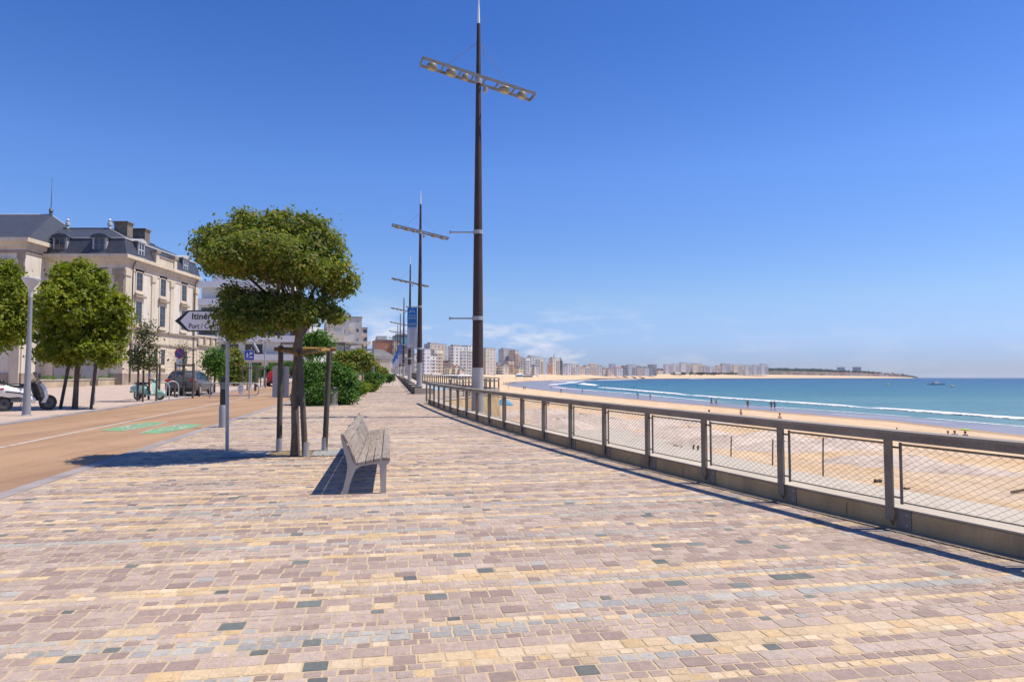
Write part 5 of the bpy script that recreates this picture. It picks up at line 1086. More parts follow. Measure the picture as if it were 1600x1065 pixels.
def vespa(label, loc, rz, paint):
    r = thing('scooter', label, 'scooter', loc, rz, 'parked motor scooters')
    rimm = M('pale rim', (.6, .6, .58), .3, .05, 3, metal=.3)
    wheel(r, -.62, .23, .11, rimm); wheel(r, .66, .23, .11, rimm)
    m = MB(); m.loft([[(x, y * w, z0 + (z1 - z0) * t) for y, t in ((-.5, 0), (-1, .25), (-1., .6), (-.75, .9), (0, 1), (.75, .9), (1, .6), (1, .25), (.5, 0))] for x, w, z0, z1 in ((-1.02, .05, .46, .56), (-.93, .17, .38, .70), (-.7, .24, .34, .78), (-.4, .24, .30, .80), (-.15, .19, .26, .76), (-.02, .15, .24, .62), (.05, .12, .24, .40))]).build('rear_body', paint, r, smooth=True)
    MB().loft([[(x, y * .2, z + q) for y, q in ((-1, 0), (-1, .06), (1, .06), (1, 0))] for x, z in ((0, .24), (.25, .22), (.42, .24), (.5, .30))]).build('floorboard', paint, r)
    MB().loft([[(x + c * .05, y * w, z) for y, c in ((-1, -1), (-.6, .2), (0, 1), (.6, .2), (1, -1), (.55, -.3), (0, .4), (-.55, -.3))] for x, w, z in ((.50, .17, .26), (.47, .23, .45), (.41, .22, .70), (.34, .14, .92), (.32, .07, .98))]).build('leg_shield', paint, r, smooth=True)
    MB().ell((.66, 0, .30), (.29, .095, .19), 16, 10).build('front_fender', paint, r, smooth=True)
    MB().ell((-.42, 0, .83), (.40, .15, .065), 16, 8, .8).build('seat', M('dark saddle', (.05, .03, .025), .5), r, smooth=True)
    MB().tube([(.31, -.34, 1.02), (.33, -.12, 1.0), (.33, .12, 1.), (.31, .34, 1.02)], .03, 8).build('handlebar', blackp, r, smooth=True); MB().ell((.35, 0, 1.01), (.11, .13, .09), 12, 8).build('headset', paint, r, smooth=True); MB().ell((.44, 0, 1.02), (.04, .07, .07), 10, 8).build('headlight', M('headlight glass', (.7, .72, .75)), r, smooth=True)
    for y in (-.3, .3):
        q = MB().tube([(.31, y, 1.03), (.25, y * 1.25, 1.22)], .008, 5).build('mirror_stem', steel, r); MB().ell((.25, y * 1.28, 1.25), (.02, .07, .05), 10, 7).build('mirror', M('mirror blue', (.12, .2, .4), .08), q, smooth=True)
    MB().box((-.98, 0, .40), (.12, .2, .02), 0, 1, None, .6).build('plate_holder', blackp, r); MB().ell((-1.01, 0, .60), (.03, .07, .05), 8, 6).build('tail_light', M('tail light red', (.42, .015, .015)), r, smooth=True)
    MB().tube([(-.2, .15, .25), (-.28, .25, .02)], .012, 6).build('kick_stand', steel, r); MB().box((-.35, -.05, .22), (.35, .22, .2)).build('engine', blackp, r, bev=.03)
vespa('mint green motor scooter parked behind the sapling guard', G(232, 625) + Vector((0, 0, .02)), -.18, mint)
def maxi(label, loc, rz):
    r = thing('scooter', label, 'scooter', loc, rz, 'parked motor scooters'); wp = M('white scooter paint', (.74, .74, .73), .25, .03, 1, 0, spec=.7)
    rimm = M('dark rim', (.07, .07, .075), .4); wheel(r, -.72, .29, .15, rimm); wheel(r, .72, .30, .13, rimm)
    m = MB(); m.loft([[(x, y * w, z0 + (z1 - z0) * t) for y, t in ((-.6, 0), (-1, .35), (-.95, .75), (-.6, 1), (0, 1.03), (.6, 1), (.95, .75), (1, .35), (.6, 0))] for x, w, z0, z1 in ((-1.12, .10, .72, .88), (-1.0, .20, .62, .96), (-.7, .25, .54, .98), (-.35, .25, .48, .90), (0, .22, .36, .74), (.25, .2, .28, .50))]).build('tail_body', wp, r, smooth=True)
    MB().loft([[(x, y * w, z) for x, y, w, z in ((-.9 + q, -1, w, .34), (-.9 + q, -1, w, .6), (-.9 + q, 1, w, .6), (-.9 + q, 1, w, .34))] for q, w in ((.35, .16), (.6, .2), (1.0, .18))]).build('engine', M('engine grey', (.09, .09, .09), .5, .4, 14), r)
    MB().loft([[(x, y * w, z) for y in (-1, -.5, .5, 1)] + [(x + .16, y * w * .8, z) for y in (.7, -.7)] for x, w, z in ((.45, .2, .30), (.52, .30, .55), (.45, .30, .85), (.32, .22, 1.05))]).build('front_fairing', wp, r, smooth=True)
    MB().loft([[(x, y * w, z) for y in (-1, -.4, .4, 1)] + [(x - .1, y * w * .9, z) for y in (.6, -.6)] for x, w, z in ((.42, .33, .38), (.36, .36, .6), (.28, .36, .85), (.2, .30, 1.06))]).build('leg_cover', black, r, smooth=True)
    MB().ell((-.35, 0, .95), (.52, .2, .09), 16, 8, .8).build('seat', blackp, r, smooth=True); MB().ell((-.85, 0, 1.12), (.12, .17, .09), 14, 8, .8).build('backrest', blackp, r, smooth=True)
    MB().loft([[(.42, -.2, 1.05), (.42, .2, 1.05), (.43, .2, 1.05), (.43, -.2, 1.05)], [(.22, -.19, 1.48), (.22, .19, 1.48), (.23, .19, 1.48), (.23, -.19, 1.48)]]).build('windscreen', M('smoked screen', (.16, .14, .13), .1), r)
    MB().tube([(.12, -.38, 1.10), (.2, -.1, 1.06), (.2, .1, 1.06), (.12, .38, 1.10)], .03, 8).build('handlebar', blackp, r, smooth=True)
    for y in (-1, 1):
        q = MB().tube([(.2, y * .32, 1.1), (.24, y * .5, 1.27)], .014, 6).build('mirror_stem', blackp, r); MB().ell((.23, y * .53, 1.3), (.03, .12, .065), 12, 8).build('mirror', M('mirror blue', (.12, .2, .4)) if y > 0 else blackp, q, smooth=True)
        MB().tube([(-1.08, y * .05, .80), (-1.04, y * .17, .81), (-.8, y * .255, .86)], .03, 6).build('tail_light', M('tail light red', (.42, .015, .015)), r, smooth=True)
        MB().loft([[(x, y * w, z), (x, y * w, z + .05), (x, y * (w + .012), z + .05), (x, y * (w + .012), z)] for x, w, z in ((-.75, .25, .72), (-.3, .262, .66), (.05, .225, .56))]).build('side_vent', blackp, r)
    MB().box((-1.16, 0, .50), (.02, .22, .17), 0, 1, None, .25).build('number_plate', white, r); MB().box((-1.05, 0, .55), (.22, .2, .05), 0, 1, None, -.4).build('mudguard', blackp, r); MB().tube([(-.1, .18, .3), (-.15, .32, .02)], .015, 6).build('kick_stand', steel, r)
ml_ = G(29, 643); maxi('white maxi scooter with black leg cover parked at the left edge', ml_ + Vector((.06, .3, .02)), math.radians(52)); COL.objects.get('scooter.001').scale = (.97,) * 3

# ------------------------------------------------------------------ blocks of the town: left side of the road, then round the bay
FAC = dict(
    white=facade('white facade', (.62, .61, .60)), cream=facade('cream facade', (.60, .53, .42)), beige=facade('beige facade', (.44, .39, .33), fu=.35), grey=facade('grey facade', (.36, .355, .36), fu=.45),
    lilac=facade('cool grey facade', (.47, .46, .50), fu=.5), brick=facade('brick red facade', (.40, .19, .115), fu=.08, fz=.3, du=5), pink=facade('pinkish brown facade', (.42, .33, .28)), yellow=facade('yellowish facade', (.58, .51, .33)),
    dark=facade('dark facade', (.20, .195, .20), fu=.6), plain=facade('plain gable', (.52, .50, .46), fu=.12, fz=.35, du=6), blue=facade('blue glazed facade', (.30, .38, .50), win=(.08, .13, .22), fu=.7, fz=.7))
redroof = M('red tile roof', (.36, .15, .085), .9, .2, .5); greyroof = M('grey slate town roof', (.14, .14, .15), .7, .2, .4); balw = M('white balcony', (.66, .65, .63), .7, .06, .4); balo = M('ochre balcony', (.55, .34, .20), .7, .1, .4); balc_ = M('cream balcony', (.60, .52, .42), .7, .08, .4)
roofflat = M('flat roof gravel', (.30, .28, .26), .9, .1, .3)
def block(name, label, cat, px0, px1, yt, yb, d, fac, rot=.25, roof='flat', bal='', bm=None, depth=13., group=None, fh=2.9, pent=False, rmat=None):
    a, b = Dp(px0, yb, d), Dp(px1, yb, d); w = max(2., (b.x - a.x) / (math.cos(rot) + .25 * abs(math.sin(rot)))); h = (yb - yt) * d / F
    c = Vector(((a.x + b.x) / 2, d + depth * .3, a.z - 1.5)); H_ = h + 1.5
    r = thing(name, label, cat, c, rot, group)
    rh = {'gable': .32, 'hip': .3, 'mans': .22}.get(roof, 0) * min(w, 12, h * 1.2); hw = H_ - rh
    MB().box((0, 0, hw / 2 - 2), (w, depth, hw + 4)).build('wall', FAC[fac] if isinstance(fac, str) else fac, r)
    rm = rmat or greyroof
    if roof == 'flat':
        q = MB().box((0, 0, hw + .16), (w + .3, depth + .3, .34)).build('roof', roofflat, r)
        if pent: MB().box((-w * .12, 1, hw + 1.35), (w * .5, depth * .5, 2.1)).build('penthouse', FAC['plain'], q)
    elif roof == 'gable':
        e = .35; MB().prism([(-w / 2 - e, hw - .05), (w / 2 + e, hw - .05), (0, hw + rh)], -depth / 2 - e, depth / 2 + e, 'XZ').build('roof', rm, r)
        MB().prism([(-w / 2 + .1, hw - .04), (w / 2 - .1, hw - .04), (0, hw + rh - .35)], -depth / 2 - e - .03, -depth / 2 - e - .005, 'XZ').build('gable_wall', FAC['plain'] if fac != 'cream' else M('cream gable', (.58, .51, .41), .9), r)
    else:
        k = .25 if roof == 'hip' else .72
        MB().loft([[(-w / 2 - .3, -depth / 2 - .3, hw - .02), (w / 2 + .3, -depth / 2 - .3, hw - .02), (w / 2 + .3, depth / 2 + .3, hw - .02), (-w / 2 - .3, depth / 2 + .3, hw - .02)], [(-w / 2 * k, -depth / 2 * k * .5, hw + rh), (w / 2 * k, -depth / 2 * k * .5, hw + rh), (w / 2 * k, depth / 2 * k * .5, hw + rh), (-w / 2 * k, depth / 2 * k * .5, hw + rh)]]).build('roof', rm, r)
    n = int(hw / fh); bm = bm or balw
    for i in range(1, n):
        z = i * fh + .35
        if 'S' in bal: MB().box((0, -depth / 2 - .55, z), (w * .94, 1.1, 1.05)).build('balcony', bm, r)
        if 'P' in bal: MB().box((w * .27, -depth / 2 - .55, z), (w * .44, 1.1, 1.05)).build('balcony', bm, r)
        if 'E' in bal: MB().box((w / 2 + .75, 0, z), (1.5, depth * .9, 1.05)).build('balcony', bm, r)
    return r
BK = 'buildings along the sea front'
# --- white terraces behind the mansion
wt = thing('apartment_building', 'white modern apartment terraces with long parapets behind the big tree', 'apartment block', Dp(390, 590, 108), .12)
LW = 17.5
for i, (x0, x1, z0, dp_) in enumerate(((-9.2, 9.6, 0, 0), (-9.2, 9.4, 3., .9), (-9.2, 8.6, 6., 1.8), (-9.2, 6.4, 9., 2.9), (-9.2, 3.2, 12., 4.2))):
    MB().box(((x0 + x1) / 2, dp_ + 8, z0 + 1.5), (x1 - x0, 14, 3.)).build('storey', M('white render', (.62, .62, .63), .85, .05, .5), wt)
    p_ = MB().box(((x0 + x1) / 2, dp_ + .25, z0 + 3.25), (x1 - x0 + .5, 1.7, .95)).build('parapet', M('white parapet', (.72, .72, .72), .8, .04, .4), wt)
    n = 5
    for k in range(n):
        if (k * 7 + i * 3) % 4 == 0: continue
        x = x0 + (x1 - x0) * (k + .5) / n; MB().box((x, dp_ + .985, z0 + 1.45), ((x1 - x0) / n * .72, .03, 1.9)).build('window', glass('dark terrace glazing', (.05, .055, .065)), wt)
MB().box((-2.6, 14, 17.2), (13, 8, 4.4)).build('upper_storey', M('white render', (.62, .62, .63)), wt); MB().box((-2.6, 9.9, 18.9), (13.4, .4, .5)).build('roof_edge', M('white parapet', (.72, .72, .72)), wt)
# --- buildings on the left of the promenade, running away from us
L_ = 'apartment_building'
block(L_, 'cream apartment house with balconies seen just right of the big tree trunk', 'apartment block', 492, 520, 508, 592, 130, 'cream', AX + .1, bal='E', depth=22, group=BK)
block(L_, 'tall white gabled apartment block with grey band, right of the big tree', 'apartment block', 515, 535, 492, 590, 175, 'plain', AX + .1, bal='E', depth=16, group=BK)
block('house', 'small pinkish house with dark awning between white blocks beyond the pergola', 'house', 521, 538, 536, 590, 150, 'pink', AX + .1, roof='gable', depth=12, group=BK)
block(L_, 'tall grey walled block with pale balconies stepping down towards the sea', 'apartment block', 535, 552, 498, 590, 215, 'plain', AX + .1, bal='E', bm=balc_, depth=26, group=BK)
block(L_, 'white balconied end of the left hand row, nearest the open sky', 'apartment block', 549, 562, 514, 590, 262, 'cream', AX + .1, bal='E', depth=28, group=BK)
block('villa', 'low white villa with grey hipped roof and dark windows before the brick tower', 'house', 566, 606, 545, 592, 235, 'white', AX + .2, roof='hip', depth=16, group=BK)
block('house', 'cream house front below the white villa roof, beside the strollers', 'house', 586, 602, 562, 594, 215, M('cream house wall', (.60, .53, .41), .9, .1, .3), AX + .2, depth=10, group=BK)
block(L_, 'red brick apartment tower at the end of the promenade', 'apartment block', 580, 610, 532, 590, 330, 'brick', .3, depth=20, group=BK, pent=True)
block(L_, 'cream balcony stack right against the red brick tower', 'apartment block', 608, 617, 533, 590, 325, 'cream', .35, bal='SE', bm=balc_, depth=16, group=BK)
sc_b = block(L_, 'tower wrapped in blue scaffold netting behind the distant masts', 'apartment block', 613, 641, 524, 590, 360, facade('scaffold netting', (.26, .27, .30), win=(.12, .13, .14), du=2.2, dz=2., fu=.75, fz=.75), .3, depth=18, group=BK)
bpy.context.view_layer.update()
MB().box((0, -9.4, 20.6), (9.4, .2, 4)).build('blue_netting', M('blue netting', (.10, .34, .52), .8, .15, .4), sc_b)
block(L_, 'white balconied block between the masts, below the largest banner', 'apartment block', 638, 650, 553, 588, 430, 'white', .35, bal='SE', depth=16, group=BK)
SK = [  # name, label, px0, px1, ytop, ybase, d, facade, rot, options
 ('apartment_building', 'white blue-shadowed block just right of the second mast', 656, 667, 545, 586, 820, 'lilac', .45, dict(bal='E', fh=3.2)),
 ('apartment_building', 'big beige slab with ochre balconies on its right edge, tallest right of the second mast', 665, 694, 537.5, 586, 900, 'beige', .4, dict(bal='E', bm=balo, pent=True)),
 ('apartment_building', 'stepped cream block in front of the big beige slab', 672, 687, 546.5, 586, 860, 'cream', .5, dict(bal='SE', bm=balc_)),
 ('apartment_building', 'low cream wing at the foot of the stepped cream block', 664, 676, 556, 586, 840, 'white', .5, dict(bal='SE')),
 ('house', 'small reddish house between the beige slab and the round white block', 693, 703, 563, 585, 900, 'pink', .3, dict(roof='gable', rmat=redroof)),
 ('apartment_building', 'broad white block with rounded roof storey, left of the nearest mast', 702, 726, 541, 585, 900, 'white', .3, dict(pent=True)),
 ('apartment_building', 'striped balcony wing of the white block, touching the nearest mast', 724, 741, 540, 585, 930, 'white', .45, dict(bal='SE')),
 ('apartment_building', 'beige and white balconied block just right of the nearest mast', 752, 771, 544, 584.5, 940, 'beige', .45, dict(bal='E', fh=3.)),
 ('villa', 'small yellowish villa before the broad white block', 697, 705, 572, 585, 820, 'yellow', .3, dict(roof='gable')),
 ('villa', 'small cream gabled villa before the broad white block', 706, 714, 570, 585, 820, 'cream', .3, dict(roof='gable', rmat=redroof)),
 ('villa', 'low pink fronted villa left of the nearest mast', 713, 721, 574, 585, 820, 'pink', .3, dict(roof='hip')),
 ('apartment_building', 'tall grey slab above the gabled houses right of the nearest mast', 781, 801, 545.5, 584, 1120, 'grey', .35, dict(pent=True)),
 ('apartment_building', 'orange balcony edge of the tall grey slab', 799, 807, 547, 584, 1110, 'pink', .5, dict(bal='SE', bm=balo)),
 ('villa', 'cream villa with dark roof and pointed gables left below the grey slab', 771, 783, 566, 584.5, 1070, 'cream', .2, dict(roof='gable')),
 ('villa', 'pale villa with steep gable beside the pinkish brown block', 781, 792, 568, 584.5, 1060, 'cream', .2, dict(roof='gable')),
 ('apartment_building', 'pinkish brown block in front of the grey slab', 789, 801, 564, 584.5, 1080, 'pink', .2, dict(bal='S', bm=balo)),
 ('villa', 'small cream villa between the orange balconies and the lilac block', 806, 815, 572, 584.5, 1090, 'yellow', .2, dict(roof='gable')),
 ('apartment_building', 'lilac walled block left of the white balcony stack', 805, 817, 557, 584, 1180, 'lilac', .3, dict(pent=True)),
 ('apartment_building', 'white balcony stack with curved corner, right of the lilac block', 815, 825, 559, 584.5, 1170, 'white', .5, dict(bal='SE')),
 ('apartment_building', 'grey backed slab standing behind steep gabled villas', 824, 843, 557, 584, 1280, 'grey', .3, dict(pent=True)),
 ('villa', 'steep gabled cream villa with dark roof under the grey backed slab', 825, 832, 570, 584.5, 1190, 'cream', .15, dict(roof='gable')),
 ('villa', 'second gabled villa with pointed roof under the grey backed slab, on the right', 831, 839, 569, 584.5, 1190, 'white', .15, dict(roof='gable')),
 ('apartment_building', 'cream balconied block with blue glazed right side', 838, 847, 560, 584.3, 1290, 'yellow', .3, dict(bal='S', bm=balc_)),
 ('apartment_building', 'blue glazed strip building right of the cream balconies', 845, 852, 560, 584.3, 1300, 'blue', .4, dict(bal='E')),
 ('house', 'red fronted house with red roof left of the cream tower', 851, 861, 567, 584.3, 1370, 'brick', .2, dict(roof='gable', rmat=redroof)),
 ('apartment_building', 'cream tower block with dark balconies in front of the thin spire', 859, 873, 559.5, 584.3, 1400, 'cream', .3, dict(bal='P', pent=True)),
 ('house', 'long grey slate roofed house right of the dark church tower', 873, 884, 569, 584.3, 1450, 'grey', .2, dict(roof='mans')),
 ('house', 'grey fronted house with flat top, second right of the church tower', 882, 891, 568, 584.3, 1480, 'lilac', .2, dict()),
 ('house', 'pale house with cream balcony, third right of the church tower', 890, 898, 569, 584.2, 1550, 'cream', .2, dict(bal='S')),
 ('house', 'dark roofed narrow house left of the thin white tower', 897, 904, 570, 584.2, 1600, 'grey', .2, dict(roof='mans')),
 ('apartment_building', 'thin bright white stair tower between low houses', 902.5, 905.5, 569, 584.2, 1700, M('bright white wall', (.75, .75, .74), .8, .04, .3), .1, dict()),
 ('house', 'low house with red tiled roof right of the thin white tower', 905, 913, 572, 584.2, 1720, 'pink', .2, dict(roof='hip', rmat=redroof)),
 ('apartment_building', 'white block with black roof left of the red topped cream block', 912, 920, 570, 584.2, 1750, 'white', .2, dict(bal='S', roof='mans')),
 ('apartment_building', 'cream block with red topped roof above the far beach', 919, 932, 568.5, 584.2, 1780, 'cream', .15, dict(bal='S', rmat=redroof, roof='mans')),
 ('house', 'grey house beside the red topped cream block', 931, 940, 570.5, 584.2, 1800, 'grey', .15, dict()),
 ('house', 'low white house with dark gables, left of the lilac tower', 940, 948, 573.5, 584.2, 1830, 'white', .15, dict(roof='gable')),
 ('house', 'low pinkish house with red roof under the lilac tower', 947, 956, 574, 584.2, 1830, 'pink', .15, dict(roof='gable', rmat=redroof)),
 ('apartment_building', 'blue lilac tower rising behind low red roofs', 953, 961.5, 568.5, 584, 1950, 'blue', .15, dict()),
 ('house', 'wide white house with bright red roof right of the lilac tower', 960, 973, 572.5, 584.2, 1850, 'white', .15, dict(roof='hip', rmat=redroof)),
 ('apartment_building', 'narrow dark grey block right of the bright red roof', 972.5, 980, 571, 584.2, 1900, 'dark', .15, dict()),
 ('apartment_building', 'cool grey block with cream arches, right of the dark grey one', 979, 993, 569.5, 584.2, 1950, 'lilac', .15, dict(bal='P', bm=balc_)),
 ('house', 'brownish house row with uneven roofs over the far beach', 993, 1004, 571, 584.2, 2000, 'pink', .15, dict(roof='gable')),
 ('house', 'white gabled house with dark door before the dark tower', 1004, 1014, 572, 584.2, 2050, 'white', .15, dict(roof='gable')),
 ('apartment_building', 'dark grey tower with pale lower wing, beyond the gabled house', 1013, 1026, 569.3, 584.2, 2150, 'dark', .15, dict()),
 ('house', 'low cream house among trees between the two grey blocks', 1026, 1036, 577.5, 584.2, 2400, 'cream', .1, dict(roof='hip', rmat=redroof)),
 ('apartment_building', 'grey lilac block at the left end of the far white row', 1037, 1051, 569, 583.8, 2560, 'lilac', .1, dict()),
 ('apartment_building', 'pale block with white stripe, second in the far row', 1050, 1061, 568.5, 583.8, 2580, 'white', .1, dict(bal='P')),
 ('apartment_building', 'tallest pale block of the far row with roof hats', 1061, 1080, 567, 583.6, 2620, 'white', .1, dict(pent=True)),
 ('apartment_building', 'broad cream block right of the tallest of the far row', 1079, 1099, 568.3, 583.6, 2640, 'cream', .1, dict(pent=True)),
 ('apartment_building', 'small grey block right of the broad cream one in the far row', 1098, 1107, 571, 583.6, 2660, 'grey', .1, dict()),
 ('apartment_building', 'lowest lilac block in the middle of the far row', 1106, 1119, 572.4, 583.6, 2700, 'lilac', .1, dict()),
 ('apartment_building', 'small block with reddish top in the middle of the far row', 1118, 1126, 570.8, 583.6, 2720, 'pink', .1, dict(rmat=redroof, roof='mans')),
 ('apartment_building', 'grey block with dark roof line right of the reddish top', 1125, 1143, 568.4, 583.6, 2760, 'grey', .1, dict(pent=True)),
 ('apartment_building', 'cream block in the right half of the far row', 1143, 1162, 569.6, 583.6, 2790, 'cream', .1, dict()),
 ('apartment_building', 'white block with vertical stripe in the right half of the far row', 1162, 1175.5, 570, 583.6, 2820, 'white', .1, dict()),
 ('apartment_building', 'cool grey block last but one in the far row', 1175, 1188, 570, 583.6, 2850, 'lilac', .1, dict()),
 ('apartment_building', 'block with notched roof ending the far row at the dark trees', 1187, 1201, 569, 583.6, 2880, 'white', .1, dict(pent=True)),
 ('apartment_building', 'left of the two square towers on the wooded headland', 1311, 1319.5, 573.5, 583, 3600, 'lilac', .1, dict(depth=25.)),
 ('apartment_building', 'right of the two square towers on the wooded headland', 1335, 1345, 573.2, 583, 3600, 'grey', .1, dict(depth=25.)),
]
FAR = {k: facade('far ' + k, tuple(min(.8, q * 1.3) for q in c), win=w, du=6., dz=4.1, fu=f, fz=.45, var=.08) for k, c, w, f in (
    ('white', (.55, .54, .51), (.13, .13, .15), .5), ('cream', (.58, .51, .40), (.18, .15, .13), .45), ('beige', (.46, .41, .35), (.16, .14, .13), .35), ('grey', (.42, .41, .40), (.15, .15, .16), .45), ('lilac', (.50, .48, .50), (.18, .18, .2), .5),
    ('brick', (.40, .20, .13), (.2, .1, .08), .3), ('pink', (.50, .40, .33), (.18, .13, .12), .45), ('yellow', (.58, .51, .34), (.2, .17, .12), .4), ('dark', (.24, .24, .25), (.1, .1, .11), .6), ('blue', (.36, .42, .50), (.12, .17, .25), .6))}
for nm, lb, a, b_, yt, yb, d, fc, rt, kw in SK:
    kw = dict(kw); kw.setdefault('fh', 4.1)
    if d < 3300 and nm[0] == 'a' and 'bal' not in kw: kw['bal'] = 'P'
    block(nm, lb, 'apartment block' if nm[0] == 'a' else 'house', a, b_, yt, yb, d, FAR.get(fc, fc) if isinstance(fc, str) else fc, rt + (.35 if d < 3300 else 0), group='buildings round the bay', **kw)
# church tower and spire
ct = thing('church_tower', 'dark church tower with pale dome right of the cream tower block', 'tower', Dp(876.5, 584.3, 1430) + Vector((0, 0, -2))); q_ = 1430 / F
MB().box((0, 0, 10 * q_ / 1), (5 * q_, 5 * q_, 24 * q_)).build('tower_shaft', FAC['dark'], ct); MB().lathe([(2.6 * q_, 22 * q_), (2.5 * q_, 24.5 * q_), (1.7 * q_, 26.5 * q_), (.5 * q_, 27.6 * q_), (.1, 29.5 * q_)], n=12).build('dome', M('pale lead dome', (.42, .42, .44), .6), ct, smooth=True)
sp = thing('church_spire', 'thin blue grey spire pricking above the cream tower block', 'spire', Dp(865.7, 584.3, 1500)); q_ = 1500 / F
MB().lathe([(1.6 * q_, 0), (1.6 * q_, 24 * q_), (.8 * q_, 27 * q_), (.1, 34.5 * q_)], n=8).build('spire', M('lead spire', (.22, .24, .27), .6), sp)
# headland: dark wooded ridge, hedge, red roofed houses
wood = leafmat('far wood', [(.02, .04, .018), (.03, .055, .022), (.04, .065, .028)], .1)
hl = []
top_ = [(1030, 575), (1040, 574.5), (1060, 577), (1100, 578), (1150, 578), (1198, 576), (1215, 575), (1240, 575.8), (1262, 576), (1290, 577.2), (1310, 578.5), (1330, 579.2), (1350, 579.6), (1375, 582), (1395, 583.5), (1412, 585), (1424, 587), (1434, 589.5)]
V = []; Fc = []
for i, (px, py) in enumerate(top_):
    for dd_, f_ in ((0, 0), (60, .8), (250, 1.), (900, .6)):
        p = Dp(px, py, 3350 + dd_ if px > 1195 else 3000 + dd_); zb_ = -6; V.append((p.x, p.y, zb_ + (p.z - 4 - zb_) * f_))
n = len(top_)
for i in range(n - 1):
    for k in range(3): Fc.append((i * 4 + k, (i + 1) * 4 + k, (i + 1) * 4 + k + 1, i * 4 + k + 1))
mb = MB(); mb.add(V, Fc); struct(mb.build('headland', M('headland heath', (.09, .085, .05), .95, .3, .02), smooth=True))
bl_ = []
rw = random.Random(12)
for i in range(150):
    px = rw.uniform(1195, 1432); py = float(np.interp(px, [q[0] for q in top_], [q[1] for q in top_])); p = Dp(px, py, 3480 + rw.uniform(-60, 60)); k = min(1, max(.3, (1438 - px) / 90)); bl_.append((p.x, p.y, p.z - 8 * k, 22 * k, 14, 9 * k * rw.uniform(.7, 1.2)))
for i in range(40):
    px = rw.uniform(1022, 1056); p = Dp(px, 577.5, 2900); bl_.append((p.x, p.y, p.z - 5, 14, 12, 9))
for i in range(60):
    px = rw.uniform(1050, 1195); p = Dp(px, 578, 3060); bl_.append((p.x, p.y, p.z - 8, 14, 12, 9))
struct(leaves('far_wood', bl_, 16000, 7., wood, None, 60, 2.5, (.6, 1.02), per=10), 'stuff')
bl_ = []
for i in range(60):
    px = rw.uniform(1046, 1150); p = Dp(px, 583.4, 2470); bl_.append((p.x, p.y, p.z, 10, 8, 4.5 if px < 1120 else 2.5))
struct(leaves('far_hedge', bl_, 5000, 3.2, wood, None, 61, 1.2, (.6, 1.02), per=10), 'stuff')
rr_ = random.Random(8)
hx = [1226, 1237, 1245, 1258, 1268, 1277, 1285, 1292, 1301, 1308, 1316, 1323, 1331, 1339, 1346, 1353, 1361, 1369, 1377, 1386, 1395, 1406]
desc = ['white gabled', 'small red topped', 'pale', 'long low', 'squat cream', 'pinkish', 'white', 'wide red roofed', 'tiny pale', 'cream', 'low pink', 'white walled', 'broad', 'small cream', 'pale pink', 'low white', 'red roofed', 'narrow white', 'flat looking', 'tiny cream', 'last but one pale', 'outermost lone']
ref = ['just right of the far row of blocks', 'over the dark rocks after the far row', 'in the gap of the headland trees', 'under the headland wood', 'at the start of the headland village', 'left of the left headland tower', 'left of and below the left headland tower', 'nearly under the left headland tower', 'a little left of the left headland tower', 'below and just left of the left headland tower', 'right below the left headland tower', 'between the headland towers, on the left', 'between the headland towers, on the right', 'right below the right headland tower', 'just right of the right headland tower', 'on the slope right of the headland towers', 'where the headland wood thins out', 'over the end of the headland beach', 'above the last rocks of the headland', 'where the headland drops', 'near the headland point', 'at the very point of the headland']
for x, a_, b_ in zip(hx, desc, ref):
    w = rr_.uniform(6, 11) if x < 1380 else rr_.uniform(4, 6); y0 = float(np.interp(x, [1200, 1330, 1420], [581., 581.6, 585.])) + rr_.uniform(-.6, .8)
    block('house', a_ + ' house with red tiles ' + b_, 'house', x - w / 2, x + w / 2, y0, 587.3, 3180 + rr_.uniform(-10, 120), rr_.choice(['white', 'cream', 'white', 'pink']), 0, roof='hip', rmat=redroof, group='red roofed houses on the headland')
# kiosks and awnings on the far beach
KI = [(674, 690, 584, 590, 640, 'white beach club tents below the stepped cream block', balw), (690, 713, 585, 590, 640, 'long pale beach kiosk with blue awning below the small villas', FAC['blue']), (714, 737, 584.5, 590, 640, 'white canvas beach pavilion just left of the nearest mast', balw), (806, 816, 583.5, 588, 980, 'blue beach hut on the far sand below the lilac block', M('blue hut', (.10, .28, .48), .7, .15, .4)), (817, 832, 585, 588.5, 1000, 'low grey beach terrace right of the blue hut', FAC['dark']), (1055, 1064, 581.5, 584.5, 2440, 'white tent roof on the far dune below the far row', balw)]
for a, b_, yt, yb, d, lb, mt in KI:
    p, q = Dp(a, yb, d), Dp(b_, yb, d); w = q.x - p.x; h = (yb - yt) * d / F
    o = thing('beach_kiosk', lb, 'kiosk', (p + q) / 2 + Vector((0, 0, -.5)), .1, 'kiosks on the far beach')
    MB().box((0, 0, h * .35), (w, 6, h * .7)).build('kiosk_wall', mt, o); n = max(1, int(w / 5))
    MB().loft([[(-w / 2 - .4, -3.6, h * .7), (w / 2 + .4, -3.6, h * .7), (w / 2 + .4, 3.4, h * .7), (-w / 2 - .4, 3.4, h * .7)], [(-w / 2 * .7, -.5, h + .5), (w / 2 * .7, -.5, h + .5), (w / 2 * .7, .5, h + .5), (-w / 2 * .7, .5, h + .5)]]).build('kiosk_roof', balw if mt is not FAC['dark'] else roofflat, o)

